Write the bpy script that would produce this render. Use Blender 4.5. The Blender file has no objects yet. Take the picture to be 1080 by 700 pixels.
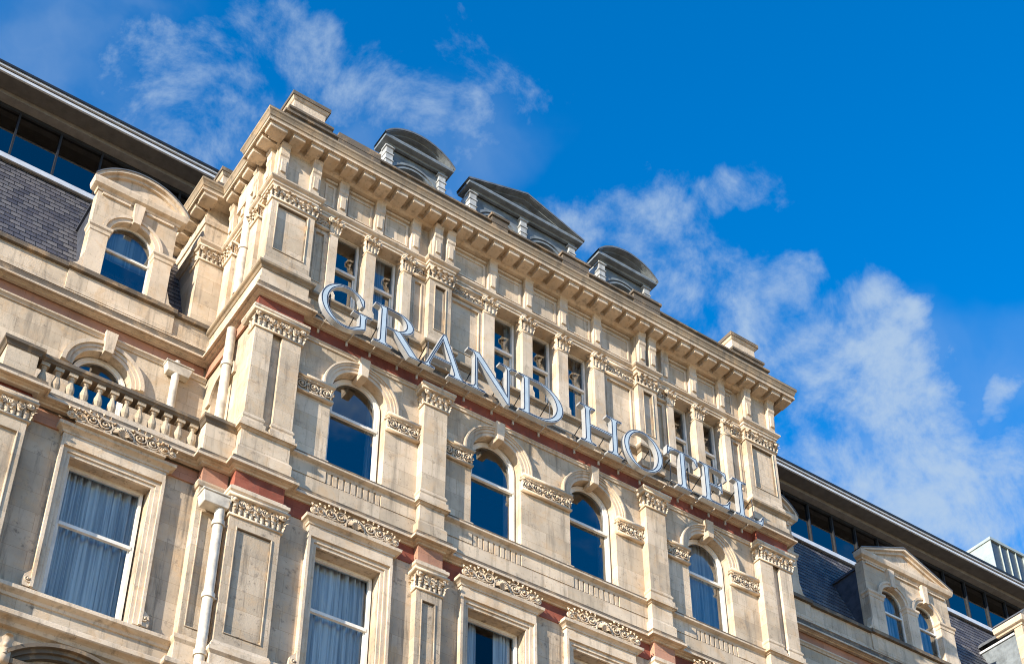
import bpy, bmesh, math, random
from math import sin, cos, pi, radians, sqrt, atan2, hypot
from mathutils import Vector, Matrix
random.seed(7)
S = bpy.context.scene
COL = S.collection

# ------------------------------------------------------------------ camera
cd = bpy.data.cameras.new('camera'); cam = bpy.data.objects.new('camera', cd); COL.objects.link(cam)
cam.location = (0, 0, 1.6)
cam.rotation_euler = (radians(90 + 34.47), 0, radians(-34.68))
cd.sensor_width = 36.0; cd.lens = 1603 / 1080 * 36; cd.shift_y = 320 / 1080
cd.clip_start = 0.1; cd.clip_end = 5000
S.camera = cam
CAM_YAW, CAM_PITCH = radians(34.68), radians(34.47)

# ------------------------------------------------------------------ light
SUN = Vector((-3.0, -1.0, 1.1)).normalized()          # towards the sun
sd = bpy.data.lights.new('sun', 'SUN'); sun = bpy.data.objects.new('sun', sd); COL.objects.link(sun)
sd.energy = 4.6; sd.angle = radians(0.5); sd.color = (1.0, 0.885, 0.735)
sun.rotation_euler = SUN.to_track_quat('Z', 'Y').to_euler(); sun.location = (-60, -20, 40)
S.cycles.filter_width = 1.05
S.view_settings.view_transform = 'Standard'; S.view_settings.look = 'None'
S.view_settings.exposure = 1.15; S.view_settings.gamma = 1.0; S.view_settings.use_curve_mapping = False

def px_dir(px, py):                                    # compass direction of a place in the sky
    f = Vector((sin(CAM_YAW) * cos(CAM_PITCH), cos(CAM_YAW) * cos(CAM_PITCH), sin(CAM_PITCH)))
    r = Vector((cos(CAM_YAW), -sin(CAM_YAW), 0)); u = r.cross(f)
    return (r * (px - 540) + u * (670 - py) + f * 1603).normalized()

W = bpy.data.worlds.new('World'); S.world = W; W.use_nodes = True
nt = W.node_tree; nt.nodes.clear()
def N(t, **k):
    n = nt.nodes.new(t)
    for a, v in k.items(): setattr(n, a, v)
    return n
def L(a, b): nt.links.new(a, b)
out = N('ShaderNodeOutputWorld'); bg = N('ShaderNodeBackground'); bg.inputs[1].default_value = 0.128
L(bg.outputs[0], out.inputs[0])
sky = N('ShaderNodeTexSky', sky_type='NISHITA', sun_disc=False, sun_elevation=math.asin(SUN.z),
        sun_rotation=atan2(SUN.x, SUN.y), altitude=300, air_density=1.0, dust_density=0.15, ozone_density=3.0)
hs = N('ShaderNodeHueSaturation'); hs.inputs['Saturation'].default_value = 1.42; hs.inputs['Value'].default_value = 1.06
tint = N('ShaderNodeMix', data_type='RGBA', blend_type='MULTIPLY'); tint.inputs[0].default_value = 1; tint.inputs[7].default_value = (1.05, 1.045, 1.085, 1)
L(sky.outputs[0], tint.inputs[6]); L(tint.outputs[2], hs.inputs['Color'])
tc = N('ShaderNodeTexCoord')
def math_n(op, a, b=None):
    n = N('ShaderNodeMath', operation=op)
    for i, v in enumerate((a, b)):
        if v is None: continue
        if isinstance(v, (int, float)): n.inputs[i].default_value = v
        else: L(v, n.inputs[i])
    return n.outputs[0]
BLOBS = [((250, 130), 4.4, .52), ((165, 140), 4.0, .46), ((295, 50), 2.8, .50), ((215, 180), 3.2, .56), ((385, 115), 2.4, .46), ((430, 150), 2.2, .44), ((540, 85), 2.4, .40), ((495, 165), 2.4, .46),
         ((640, 250), 3.0, .62), ((700, 270), 3.2, .70), ((745, 300), 3.0, .66), ((795, 208), 1.9, .74), ((765, 245), 1.8, .58), ((800, 325), 2.6, .62), ((850, 310), 1.6, .5),
         ((935, 345), 2.2, .86), ((895, 400), 3.4, .82), ((960, 460), 3.8, .88), ((900, 490), 3.8, .86), ((1000, 540), 4.4, .84), ((1066, 425), 1.4, 1.0), ((1075, 500), 2.4, .72), ((865, 460), 3.2, .78), ((830, 400), 2.6, .62), ((1120, 560), 4, .6),
         ((1300, 600), 10, .7), ((1500, 300), 7, .5)]
BLOBS_BACK = [((.55, -.8, .5), 9, .6), ((.43, -.60, .675), 3.4, .60), ((.32, -.65, .69), 3.0, .52), ((.52, -.58, .63), 3.6, .62), ((.61, -.54, .58), 3.0, .60), ((.40, -.69, .60), 3.2, .55), ((.2, -.7, .69), 4, .5)]  # unseen clouds behind the viewer, added to show in the window panes
acc = None
nv = N('ShaderNodeTexNoise'); nv.inputs['Scale'].default_value = 9; nv.inputs['Detail'].default_value = 5
L(tc.outputs['Generated'], nv.inputs['Vector'])
wv = N('ShaderNodeVectorMath', operation='SUBTRACT'); L(nv.outputs['Color'], wv.inputs[0]); wv.inputs[1].default_value = (.5, .5, .5)
wm = N('ShaderNodeVectorMath', operation='MULTIPLY'); L(wv.outputs[0], wm.inputs[0]); wm.inputs[1].default_value = (.11, .11, .11)
wa = N('ShaderNodeVectorMath', operation='ADD'); L(wm.outputs[0], wa.inputs[0]); L(tc.outputs['Generated'], wa.inputs[1])
wn = N('ShaderNodeVectorMath', operation='NORMALIZE'); L(wa.outputs[0], wn.inputs[0])
for d, r, s in [(px_dir(*p), r, s) for p, r, s in BLOBS] + [(Vector(p).normalized(), r, s) for p, r, s in BLOBS_BACK]:
    dp = N('ShaderNodeVectorMath', operation='DOT_PRODUCT'); L(wn.outputs[0], dp.inputs[0]); dp.inputs[1].default_value = d
    mr = N('ShaderNodeMapRange', interpolation_type='SMOOTHSTEP'); L(dp.outputs['Value'], mr.inputs[0])
    mr.inputs[1].default_value = cos(radians(r)); mr.inputs[2].default_value = cos(radians(r * .12)); mr.inputs[4].default_value = s
    acc = mr.outputs[0] if acc is None else math_n('MAXIMUM', acc, mr.outputs[0])
veil = None
for d, r, s in [(px_dir(*p), r, s) for p, r, s in (((150, 140), 7, .50), ((280, 110), 5, .46), ((480, 140), 4, .26), ((950, 520), 7, .40), ((1060, 470), 5, .25))]:
    dp = N('ShaderNodeVectorMath', operation='DOT_PRODUCT'); L(wn.outputs[0], dp.inputs[0]); dp.inputs[1].default_value = d
    mr = N('ShaderNodeMapRange', interpolation_type='SMOOTHSTEP'); L(dp.outputs['Value'], mr.inputs[0])
    mr.inputs[1].default_value = cos(radians(r)); mr.inputs[2].default_value = 1; mr.inputs[4].default_value = s
    veil = mr.outputs[0] if veil is None else math_n('MAXIMUM', veil, mr.outputs[0])
vn = N('ShaderNodeTexNoise'); vn.inputs['Scale'].default_value = 7; vn.inputs['Detail'].default_value = 7; L(wn.outputs[0], vn.inputs['Vector'])
vm = N('ShaderNodeMapRange', interpolation_type='SMOOTHSTEP'); L(vn.outputs[0], vm.inputs[0]); vm.inputs[1].default_value = .36; vm.inputs[2].default_value = .68
veil = math_n('MULTIPLY', veil, vm.outputs[0])
nz = N('ShaderNodeTexNoise'); nz.inputs['Scale'].default_value = 15; nz.inputs['Detail'].default_value = 11; nz.inputs['Roughness'].default_value = .64
nz.inputs['Distortion'].default_value = .25
L(tc.outputs['Generated'], nz.inputs['Vector'])
dens = math_n('ADD', acc, math_n('MULTIPLY', math_n('SUBTRACT', nz.outputs[0], .5), 3.1))
mr = N('ShaderNodeMapRange', interpolation_type='SMOOTHSTEP'); L(dens, mr.inputs[0])
mr.inputs[1].default_value = .22; mr.inputs[2].default_value = 1.25; mr.inputs[3].default_value = 0; mr.inputs[4].default_value = .85
cl = math_n('MAXIMUM', veil, math_n('MULTIPLY', mr.outputs[0], math_n('GREATER_THAN', acc, 0.0001)))
mx = N('ShaderNodeMix', data_type='RGBA'); L(cl, mx.inputs[0]); L(hs.outputs[0], mx.inputs[6]); mx.inputs[7].default_value = (1.75, 2.25, 2.85, 1)
CLOUD = mx
L(mx.outputs[2], bg.inputs[0])

# ------------------------------------------------------------------ materials
def mat(name, base, rough=.8, metal=0., spec=.3):
    m = bpy.data.materials.new(name); m.use_nodes = True
    b = m.node_tree.nodes['Principled BSDF']
    b.inputs['Base Color'].default_value = (*base, 1); b.inputs['Roughness'].default_value = rough
    b.inputs['Metallic'].default_value = metal; b.inputs['Specular IOR Level'].default_value = spec
    return m
class NB:                                              # little node helper for a material
    def __init__(s, m): s.t = m.node_tree; s.b = s.t.nodes['Principled BSDF']
    def n(s, t, **k):
        n = s.t.nodes.new(t)
        for a, v in k.items(): setattr(n, a, v)
        return n
    def l(s, a, b): s.t.links.new(a, b)
    def pos(s, scale=(1, 1, 1)):
        g = s.n('ShaderNodeNewGeometry'); v = s.n('ShaderNodeVectorMath', operation='MULTIPLY')
        s.l(g.outputs['Position'], v.inputs[0]); v.inputs[1].default_value = scale; return v.outputs[0]
    def noise(s, vec, scale, detail=4, rough=.55, dist=0):
        n = s.n('ShaderNodeTexNoise'); s.l(vec, n.inputs['Vector']); n.inputs['Scale'].default_value = scale
        n.inputs['Detail'].default_value = detail; n.inputs['Roughness'].default_value = rough; n.inputs['Distortion'].default_value = dist
        return n.outputs[0]
    def ramp(s, fac, a, b, lo=0., hi=1.):
        r = s.n('ShaderNodeMapRange', interpolation_type='SMOOTHSTEP'); s.l(fac, r.inputs[0])
        for i, v in enumerate((a, b, lo, hi)): r.inputs[i + 1].default_value = v
        return r.outputs[0]
    def mix(s, fac, a, b, mode='MIX'):
        m = s.n('ShaderNodeMix', data_type='RGBA', blend_type=mode)
        for i, v in ((0, fac), (6, a), (7, b)):
            if isinstance(v, (int, float)): m.inputs[i].default_value = v
            elif isinstance(v, tuple): m.inputs[i].default_value = (*v, 1)
            else: s.l(v, m.inputs[i])
        return m.outputs[2]
    def mul(s, a, b):
        n = s.n('ShaderNodeMath', operation='MULTIPLY')
        for i, v in enumerate((a, b)):
            if isinstance(v, (int, float)): n.inputs[i].default_value = v
            else: s.l(v, n.inputs[i])
        return n.outputs[0]
    def color(s, c): s.l(c, s.b.inputs['Base Color'])
    def bump(s, h, strength, dist):
        b = s.n('ShaderNodeBump'); b.inputs['Strength'].default_value = strength; b.inputs['Distance'].default_value = dist
        s.l(h, b.inputs['Height']); s.l(b.outputs[0], s.b.inputs['Normal'])
def facade_uv(nb):                                     # (x+y, z): runs along both the fronts and the returns
    g = nb.n('ShaderNodeNewGeometry'); sp = nb.n('ShaderNodeSeparateXYZ'); nb.l(g.outputs['Position'], sp.inputs[0])
    a = nb.n('ShaderNodeMath', operation='ADD'); nb.l(sp.outputs[0], a.inputs[0]); nb.l(sp.outputs[1], a.inputs[1])
    c = nb.n('ShaderNodeCombineXYZ'); nb.l(a.outputs[0], c.inputs[0]); nb.l(sp.outputs[2], c.inputs[1]); return c.outputs[0]

def stone(name, base, joints=True, dirt=.6, warm=(.50, .34, .19)):
    base = tuple(v * .84 for v in base); m = mat(name, base, .86, spec=.25); nb = NB(m)
    p = nb.pos()
    c = nb.mix(nb.ramp(nb.noise(p, .9, 5, .6), .35, .72), tuple(v * 1.16 for v in base), tuple(v * .80 for v in base))
    h = nb.noise(p, 38, 5, .65)
    if joints:
        br = nb.n('ShaderNodeTexBrick'); nb.l(facade_uv(nb), br.inputs['Vector'])
        br.inputs['Scale'].default_value = 1; br.inputs['Brick Width'].default_value = .92; br.inputs['Row Height'].default_value = .405
        br.inputs['Mortar Size'].default_value = .004; br.inputs['Mortar Smooth'].default_value = .4
        br.inputs['Color1'].default_value = (1.10, 1.09, 1.08, 1); br.inputs['Color2'].default_value = (.84, .825, .80, 1); br.inputs['Mortar'].default_value = (.60, .54, .46, 1)
        c = nb.mix(1.0, c, br.outputs['Color'], 'MULTIPLY')
    c = nb.mix(nb.mul(nb.ramp(nb.noise(p, 2.3, 6, .65, .6), .46, .72), .58), c, warm)          # iron-brown bloom
    st = nb.noise(nb.pos((3.2, 3.2, .28)), 1.9, 6, .68)
    c = nb.mix(nb.mul(nb.ramp(st, .485, .75), dirt), c, (.12, .105, .085))                        # rain streaks
    c = nb.mix(nb.mul(nb.ramp(nb.noise(nb.pos((1, 1, 1)), 5.5, 7, .72), .55, .72), dirt * .85), c, (.10, .085, .07))  # soot patches
    pit = nb.ramp(nb.noise(p, 26, 3, .5), .67, .73)
    c = nb.mix(nb.mul(pit, .55), c, (.10, .075, .05))
    nb.color(c)
    nb.bump(nb.mix(nb.mul(pit, .8), h, (0, 0, 0)), .35, .02)
    return m

M = {}
M['stone'] = stone('limestone', (.60, .50, .378))
M['stone_low'] = stone('limestone_shaded_weathered', (.50, .418, .318), dirt=.95)  # weathered, and darkened to put shade into the recessed lower walls
M['trim'] = stone('limestone_trim', (.645, .535, .405), joints=False, dirt=.55)
M['carved'] = stone('limestone_carved', (.64, .525, .39), joints=False, dirt=.35)
M['sooty'] = stone('weathered_coping', (.135, .11, .083), joints=False, dirt=.75)
M['balu'] = stone('weathered_baluster', (.46, .375, .27), joints=False, dirt=.75)
M['stone_dark'] = stone('dark_limestone', (.33, .265, .185), joints=False, dirt=.7)  # darker stone: the dirty cyma, the attic ledge, the backing of the carving
M['red'] = stone('red_terracotta', (.245, .072, .048), joints=True, dirt=.3, warm=(.36, .12, .075))
M['pink'] = stone('pink_terracotta', (.47, .25, .17), joints=True, dirt=.25, warm=(.40, .20, .13))
def simple(name, base, rough=.6, metal=0, spec=.4, var=.25, scale=4, bump=.15):
    m = mat(name, base, rough, metal, spec); nb = NB(m); p = nb.pos()
    c = nb.mix(nb.ramp(nb.noise(p, scale, 6, .6), .3, .75), tuple(min(1, v * (1 + var * .4)) for v in base), tuple(v * (1 - var) for v in base))
    st = nb.ramp(nb.noise(nb.pos((6, 6, .4)), 2.2, 5, .65), .55, .8)
    c = nb.mix(nb.mul(st, var), c, tuple(v * .45 for v in base)); nb.color(c)
    nb.bump(nb.noise(p, 30, 4), bump, .01); return m
M['lead'] = simple('lead_flashing', (.105, .10, .095), .62, .25, .4, .45)
M['white'] = simple('white_painted_timber', (.72, .69, .62), .45, 0, .45, .18)
M['offwhite'] = simple('weathered_white_paint', (.42, .43, .42), .55, 0, .4, .45)
M['pipe'] = simple('cream_painted_iron', (.58, .535, .45), .5, 0, .4, .4)
M['grey'] = simple('grey_painted_dormer', (.165, .19, .205), .5, 0, .4, .4)
M['greydark'] = simple('grey_lead_roof', (.14, .15, .16), .5, .2, .4, .4)
M['alu'] = simple('pale_metal_edge', (.66, .67, .66), .4, .3, .5, .12)
M['soffit'] = simple('brown_soffit_panel', (.105, .097, .085), .6, 0, .3, .25)
M['soffit2'] = simple('grey_soffit_panel', (.19, .175, .155), .6, 0, .3, .25)
M['dark'] = simple('dark_metal', (.03, .032, .035), .45, .4, .4, .2)
M['navy'] = simple('dark_lead_cheek', (.075, .085, .11), .45, .4, .45, .4)
M['plant'] = simple('pale_green_cladding', (.37, .42, .395), .45, .3, .45, .15)
M['plantd'] = simple('grey_cladding', (.085, .105, .115), .35, .4, .45, .2)
M['signside'] = simple('brushed_steel_return', (.50, .525, .54), .38, .5, .5, .12, 9, .05)
M['signface'] = simple('pale_steel_face', (.42, .51, .575), .6, 0, .3, .14, 5, .05)
M['signgap'] = mat('dark_outline', (.02, .032, .055), .5)  # flat dark line between a letter's rim and its face
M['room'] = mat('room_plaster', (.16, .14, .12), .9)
M['ground'] = None
def slate_mat():
    m = mat('slate', (.1, .1, .12), .5, 0, .45); nb = NB(m)
    g = nb.n('ShaderNodeNewGeometry'); sp = nb.n('ShaderNodeSeparateXYZ'); nb.l(g.outputs['Position'], sp.inputs[0])
    c_ = nb.n('ShaderNodeCombineXYZ'); nb.l(sp.outputs[0], c_.inputs[0])
    a = nb.n('ShaderNodeMath', operation='MULTIPLY_ADD'); nb.l(sp.outputs[2], a.inputs[0]); a.inputs[1].default_value = 1.0; a.inputs[2].default_value = -25.66
    nb.l(a.outputs[0], c_.inputs[1])
    br = nb.n('ShaderNodeTexBrick'); nb.l(c_.outputs[0], br.inputs['Vector']); br.inputs['Scale'].default_value = 1
    br.inputs['Brick Width'].default_value = .235; br.inputs['Row Height'].default_value = SL_ROW; br.inputs['Mortar Size'].default_value = .011; br.inputs['Bias'].default_value = 0
    br.inputs['Color1'].default_value = (.045, .045, .058, 1); br.inputs['Color2'].default_value = (.135, .128, .128, 1); br.inputs['Mortar'].default_value = (.02, .02, .022, 1)
    p = nb.pos()
    c = nb.mix(nb.mul(nb.ramp(nb.noise(p, 7, 5, .6), .55, .75), .6), br.outputs['Color'], (.20, .18, .155))
    c = nb.mix(nb.mul(nb.ramp(nb.noise(p, 1.6, 5, .6), .5, .72), .45), c, (.075, .068, .08)); nb.color(c)
    nb.bump(nb.noise(p, 22, 4), .3, .02); return m
SL_ROW = .195
M['slate'] = slate_mat()
def glass_mat(name, tint, refl_ior):
    m = bpy.data.materials.new(name); m.use_nodes = True; t = m.node_tree; t.nodes.clear()
    o = t.nodes.new('ShaderNodeOutputMaterial'); mx = t.nodes.new('ShaderNodeMixShader'); tr = t.nodes.new('ShaderNodeBsdfTransparent'); gl = t.nodes.new('ShaderNodeBsdfGlossy')
    fr = t.nodes.new('ShaderNodeFresnel'); fr.inputs[0].default_value = refl_ior
    tr.inputs[0].default_value = (*tint, 1); gl.inputs['Roughness'].default_value = .015; gl.inputs[0].default_value = (.95, .97, 1, 1)
    ge = t.nodes.new('ShaderNodeNewGeometry'); nz = t.nodes.new('ShaderNodeTexNoise'); nz.inputs['Scale'].default_value = 1.3; nz.inputs['Detail'].default_value = 1
    bp = t.nodes.new('ShaderNodeBump'); bp.inputs['Strength'].default_value = .02; bp.inputs['Distance'].default_value = .05
    t.links.new(ge.outputs['Position'], nz.inputs['Vector']); t.links.new(nz.outputs[0], bp.inputs['Height']); t.links.new(bp.outputs[0], gl.inputs['Normal'])
    t.links.new(fr.outputs[0], mx.inputs[0]); t.links.new(tr.outputs[0], mx.inputs[1]); t.links.new(gl.outputs[0], mx.inputs[2]); t.links.new(mx.outputs[0], o.inputs[0])
    return m
M['glass'] = glass_mat('window_glass', (.84, .93, .96), 2.45)
M['lowglass'] = glass_mat('curtained_window_glass', (.88, .93, .95), 1.5)
M['bandglass'] = glass_mat('tinted_glass', (.14, .20, .23), 2.1)
def curtain_mat():
    m = mat('curtain_cloth', (.42, .50, .58), .9, 0, .1); nb = NB(m)
    c = nb.mix(nb.ramp(nb.noise(nb.pos((9, 9, .25)), 1.6, 3), .38, .64), (.74, .76, .77), (.38, .41, .45)); nb.color(c); return m  # upright pale and dark streaks put pleat shading into the cloth colour
M['curtain'] = curtain_mat()

# ------------------------------------------------------------------ mesh helpers
class MB:
    def __init__(s): s.v = []; s.f = []; s.m = []
    def add(s, vs, fs, mi=0):
        o = len(s.v); s.v += [tuple(v) for v in vs]; s.f += [tuple(i + o for i in f) for f in fs]; s.m += [mi] * len(fs)
    def box(s, x0, x1, y0, y1, z0, z1, mi=0, tx=0, ty=0):
        # tx, ty: how much the bottom is drawn in (x both sides, front only)
        vs = [(x0 + tx, y0 + ty, z0), (x1 - tx, y0 + ty, z0), (x1 - tx, y1, z0), (x0 + tx, y1, z0), (x0, y0, z1), (x1, y0, z1), (x1, y1, z1), (x0, y1, z1)]
        s.add(vs, [(0, 3, 2, 1), (4, 5, 6, 7), (0, 1, 5, 4), (1, 2, 6, 5), (2, 3, 7, 6), (3, 0, 4, 7)], mi)
    def prism_y(s, poly, y0, y1, mi=0):                # poly in (x, z), extruded in y
        n = len(poly); vs = [(p[0], y0, p[1]) for p in poly] + [(p[0], y1, p[1]) for p in poly]
        s.add(vs, [tuple(range(n)), tuple(range(2 * n - 1, n - 1, -1))] + [(i, i + n, (i + 1) % n + n, (i + 1) % n) for i in range(n)], mi)
    def prism_x(s, poly, x0, x1, mi=0):                # poly in (y, z)
        n = len(poly); vs = [(x0, p[0], p[1]) for p in poly] + [(x1, p[0], p[1]) for p in poly]
        s.add(vs, [tuple(range(n)), tuple(range(2 * n - 1, n - 1, -1))] + [(i, i + n, (i + 1) % n + n, (i + 1) % n) for i in range(n)], mi)
    def quad(s, a, b, c, d, mi=0): s.add([a, b, c, d], [(0, 1, 2, 3)], mi)
    def tube(s, pts, r, n=6, mi=0, r1=None, cap=True):
        pts = [Vector(p) for p in pts]; k = len(pts); rings = []
        up = Vector((0, 1, 0))
        for i, p in enumerate(pts):
            d = (pts[min(i + 1, k - 1)] - pts[max(i - 1, 0)])
            if d.length < 1e-9: d = Vector((0, 0, 1))
            d.normalize(); a = d.cross(up)
            if a.length < 1e-3: a = d.cross(Vector((1, 0, 0)))
            a.normalize(); b = d.cross(a)
            rr = r if r1 is None else r + (r1 - r) * i / (k - 1)
            rings.append([p + (a * cos(2 * pi * j / n) + b * sin(2 * pi * j / n)) * rr for j in range(n)])
        vs = [q for R_ in rings for q in R_]; fs = []
        for i in range(k - 1):
            for j in range(n): fs.append((i * n + j, i * n + (j + 1) % n, (i + 1) * n + (j + 1) % n, (i + 1) * n + j))
        if cap: fs += [tuple(range(n)), tuple((k - 1) * n + j for j in reversed(range(n)))]
        s.add(vs, fs, mi)
    def lathe(s, prof, cx, cy, n=10, mi=0):            # prof (r, z)
        vs = [(cx + r * cos(2 * pi * j / n), cy + r * sin(2 * pi * j / n), z) for r, z in prof for j in range(n)]
        fs = [(i * n + j, i * n + (j + 1) % n, (i + 1) * n + (j + 1) % n, (i + 1) * n + j) for i in range(len(prof) - 1) for j in range(n)]
        fs += [tuple(range(n)), tuple((len(prof) - 1) * n + j for j in range(n))]
        s.add(vs, fs, mi)
    def ball(s, c, rx, ry, rz, mi=0, n=7, k=4):
        vs = []; fs = []
        for i in range(k + 1):
            t = pi * i / k
            for j in range(n): vs.append((c[0] + rx * sin(t) * cos(2 * pi * j / n), c[1] + ry * sin(t) * sin(2 * pi * j / n), c[2] + rz * cos(t)))
        for i in range(k):
            for j in range(n): fs.append((i * n + j, i * n + (j + 1) % n, (i + 1) * n + (j + 1) % n, (i + 1) * n + j))
        s.add(vs, fs, mi)
    def sweep(s, path, prof, mi=0, closed=False):      # prof (out, z) carried along a plan path, mitred at the corners
        P = [Vector(p) for p in path]; k = len(P); nor = []
        for i in range(k - 1):
            d = (P[i + 1] - P[i]).normalized(); nor.append(Vector((d.y, -d.x)))
        rows = []
        for i in range(k):
            if i == 0: m = nor[0]
            elif i == k - 1: m = nor[-1]
            else:
                a, b = nor[i - 1], nor[i]; m = (a + b) / max(.2, 1 + a.dot(b))
            rows.append([(P[i].x + m.x * o, P[i].y + m.y * o, z) for o, z in prof])
        q = len(prof); vs = [v for r in rows for v in r]
        fs = [(i * q + j, (i + 1) * q + j, (i + 1) * q + j + 1, i * q + j + 1) for i in range(k - 1) for j in range(q - 1)]
        fs += [tuple(range(q - 1, -1, -1)), tuple((k - 1) * q + j for j in range(q))]
        s.add(vs, fs, mi)
    def arch_ring(s, cx, cz, r0, r1, y0, y1, a0=0, a1=pi, n=24, mi=0, squash=1):
        vs = []; fs = []
        for i in range(n + 1):
            t = a0 + (a1 - a0) * i / n
            for r, y in ((r0, y0), (r1, y0), (r1, y1), (r0, y1)): vs.append((cx + r * cos(t), y, cz + r * sin(t) * squash))
        for i in range(n):
            for j in range(4): fs.append((i * 4 + j, i * 4 + (j + 1) % 4, i * 4 + 4 + (j + 1) % 4, i * 4 + 4 + j))
        fs += [(0, 1, 2, 3), (n * 4 + 3, n * 4 + 2, n * 4 + 1, n * 4)]
        s.add(vs, fs, mi)
    def wall(s, rect, holes, y, depth, mi=0, mapf=None, back=False):
        # a wall sheet in the (u, z) plane with openings and their reveals
        bm = bmesh.new(); loops = []
        x0, x1, z0, z1 = rect; outer = [(x0, z0), (x1, z0), (x1, z1), (x0, z1)]
        es = []
        for lp in [outer] + holes:
            vv = [bm.verts.new((p[0], 0, p[1])) for p in lp]; loops.append(vv)
            for i in range(len(vv)): es.append(bm.edges.new((vv[i], vv[(i + 1) % len(vv)])))
        bmesh.ops.triangle_fill(bm, use_beauty=True, use_dissolve=False, edges=es)
        bm.verts.index_update(); mp = mapf or (lambda u, d, z: (u, y + d, z))
        vs = [mp(v.co.x, 0, v.co.z) for v in bm.verts]; fs = [tuple(v.index for v in f.verts) for f in bm.faces]
        s.add(vs, fs, mi); bm.free()
        for lp in holes:
            n = len(lp); vs = [mp(p[0], 0, p[1]) for p in lp] + [mp(p[0], depth, p[1]) for p in lp]
            s.add(vs, [(i, (i + 1) % n, (i + 1) % n + n, i + n) for i in range(n)] + ([tuple(range(n, 2 * n))] if back else []), mi)
    def leaf(s, o, right, outw, w, h, curl, mi=0):     # an acanthus tongue: up, then rolled outwards
        o = Vector(o); right = Vector(right); outw = Vector(outw); up = Vector((0, 0, 1)); vs = []; NT = 6
        for i in range(NT + 1):
            t = i / NT; wd = w * (.62 + .45 * sin(pi * t * .85)) * (1 - .35 * t * t) * (1 + .16 * (-1) ** i)
            if t < .7: zz = h * t / .78; oo = curl * .35 * t * t
            else:
                a = (t - .7) / .3 * 2.6; zz = h * .9 + sin(a) * curl * .35; oo = curl * .17 + (1 - cos(a)) * curl * .42
            for q in (-1, -.5, 0, .5, 1):
                vs.append(o + right * (q * wd * .5) + up * zz + outw * (oo + w * .20 * (1 - abs(q)) + .004))
        fs = [(i * 5 + j, i * 5 + j + 1, (i + 1) * 5 + j + 1, (i + 1) * 5 + j) for i in range(NT) for j in range(4)]
        s.add(vs, fs, mi)
    def spiral(s, cx, y, cz, r, turns, tr, hand=1, a0=0, mi=0, right=(1, 0, 0), n=6):
        R_ = Vector(right); pts = []; K = int(12 * turns) + 1
        for i in range(K):
            t = i / (K - 1); a = a0 + hand * 2 * pi * turns * t; rr = r * (1 - .82 * t)
            pts.append(Vector((cx, y - tr * (.4 + .9 * t), cz)) + R_ * (rr * cos(a)) + Vector((0, 0, rr * sin(a))))
        s.tube(pts, tr, n, mi, tr * .75); s.ball(pts[-1] + Vector((0, -tr * .5, 0)), tr * 1.5, tr * 1.3, tr * 1.5, mi)
    def mesh(s, name, mats, smooth=False):
        me = bpy.data.meshes.new(name); me.from_pydata(s.v, [], s.f)
        for mm in (mats if isinstance(mats, (list, tuple)) else [mats]): me.materials.append(mm)
        me.polygons.foreach_set('material_index', s.m)
        if smooth: me.polygons.foreach_set('use_smooth', [True] * len(me.polygons))
        me.validate(); me.update(); return me

WL = {}                                                # world position of every object's origin
def put(name, me, parent=None, loc=(0, 0, 0), sx=1, rz=0):
    o = bpy.data.objects.new(name, me); COL.objects.link(o); WL[o.name] = Vector(loc)
    if parent:
        o.parent = parent; o.location = Vector(loc) - WL[parent.name]
    else: o.location = loc
    o.scale = (sx, 1, 1); o.rotation_euler = (0, 0, rz); return o
def empty(name, loc):
    o = bpy.data.objects.new(name, None); COL.objects.link(o); o.location = loc; WL[o.name] = Vector(loc); return o
def tag(o, label, cat=None, group=None, kind=None):
    if label: o['label'] = label
    if cat: o['category'] = cat
    if group: o['group'] = group
    if kind: o['kind'] = kind
    return o
def bevel(o, w=.012, seg=1):
    for q in SIB.get(o.name, [o]):
        b = q.modifiers.new('bevel', 'BEVEL'); b.width = w; b.segments = seg; b.limit_method = 'ANGLE'; b.angle_limit = radians(40)
    return o

XC = 15.2
WY, PY, YA = 20.68, 20.48, 20.66                       # bay wall, pier and pilaster face, attic wall
WUP, WLO = 23.10, 21.00                                # wing walls, set-back upper and forward lower
def mx_(x): return 2 * XC - x
def mirror_path(p): return p + [(mx_(x), y) for x, y in reversed(p)]

# ------------------------------------------------------------------ ground
g = MB(); g.quad((-900, -900, 0), (900, -900, 0), (900, 900, 0), (-900, 900, 0))
M['ground'] = simple('warm_bounce_paving', (.43, .275, .14), .85, 0, .2, .2, .6)  # unseen ground; orange tone set so its bounce warms the soffits
tag(put('ground', g.mesh('ground', M['ground'])), None, kind='structure')

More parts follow.
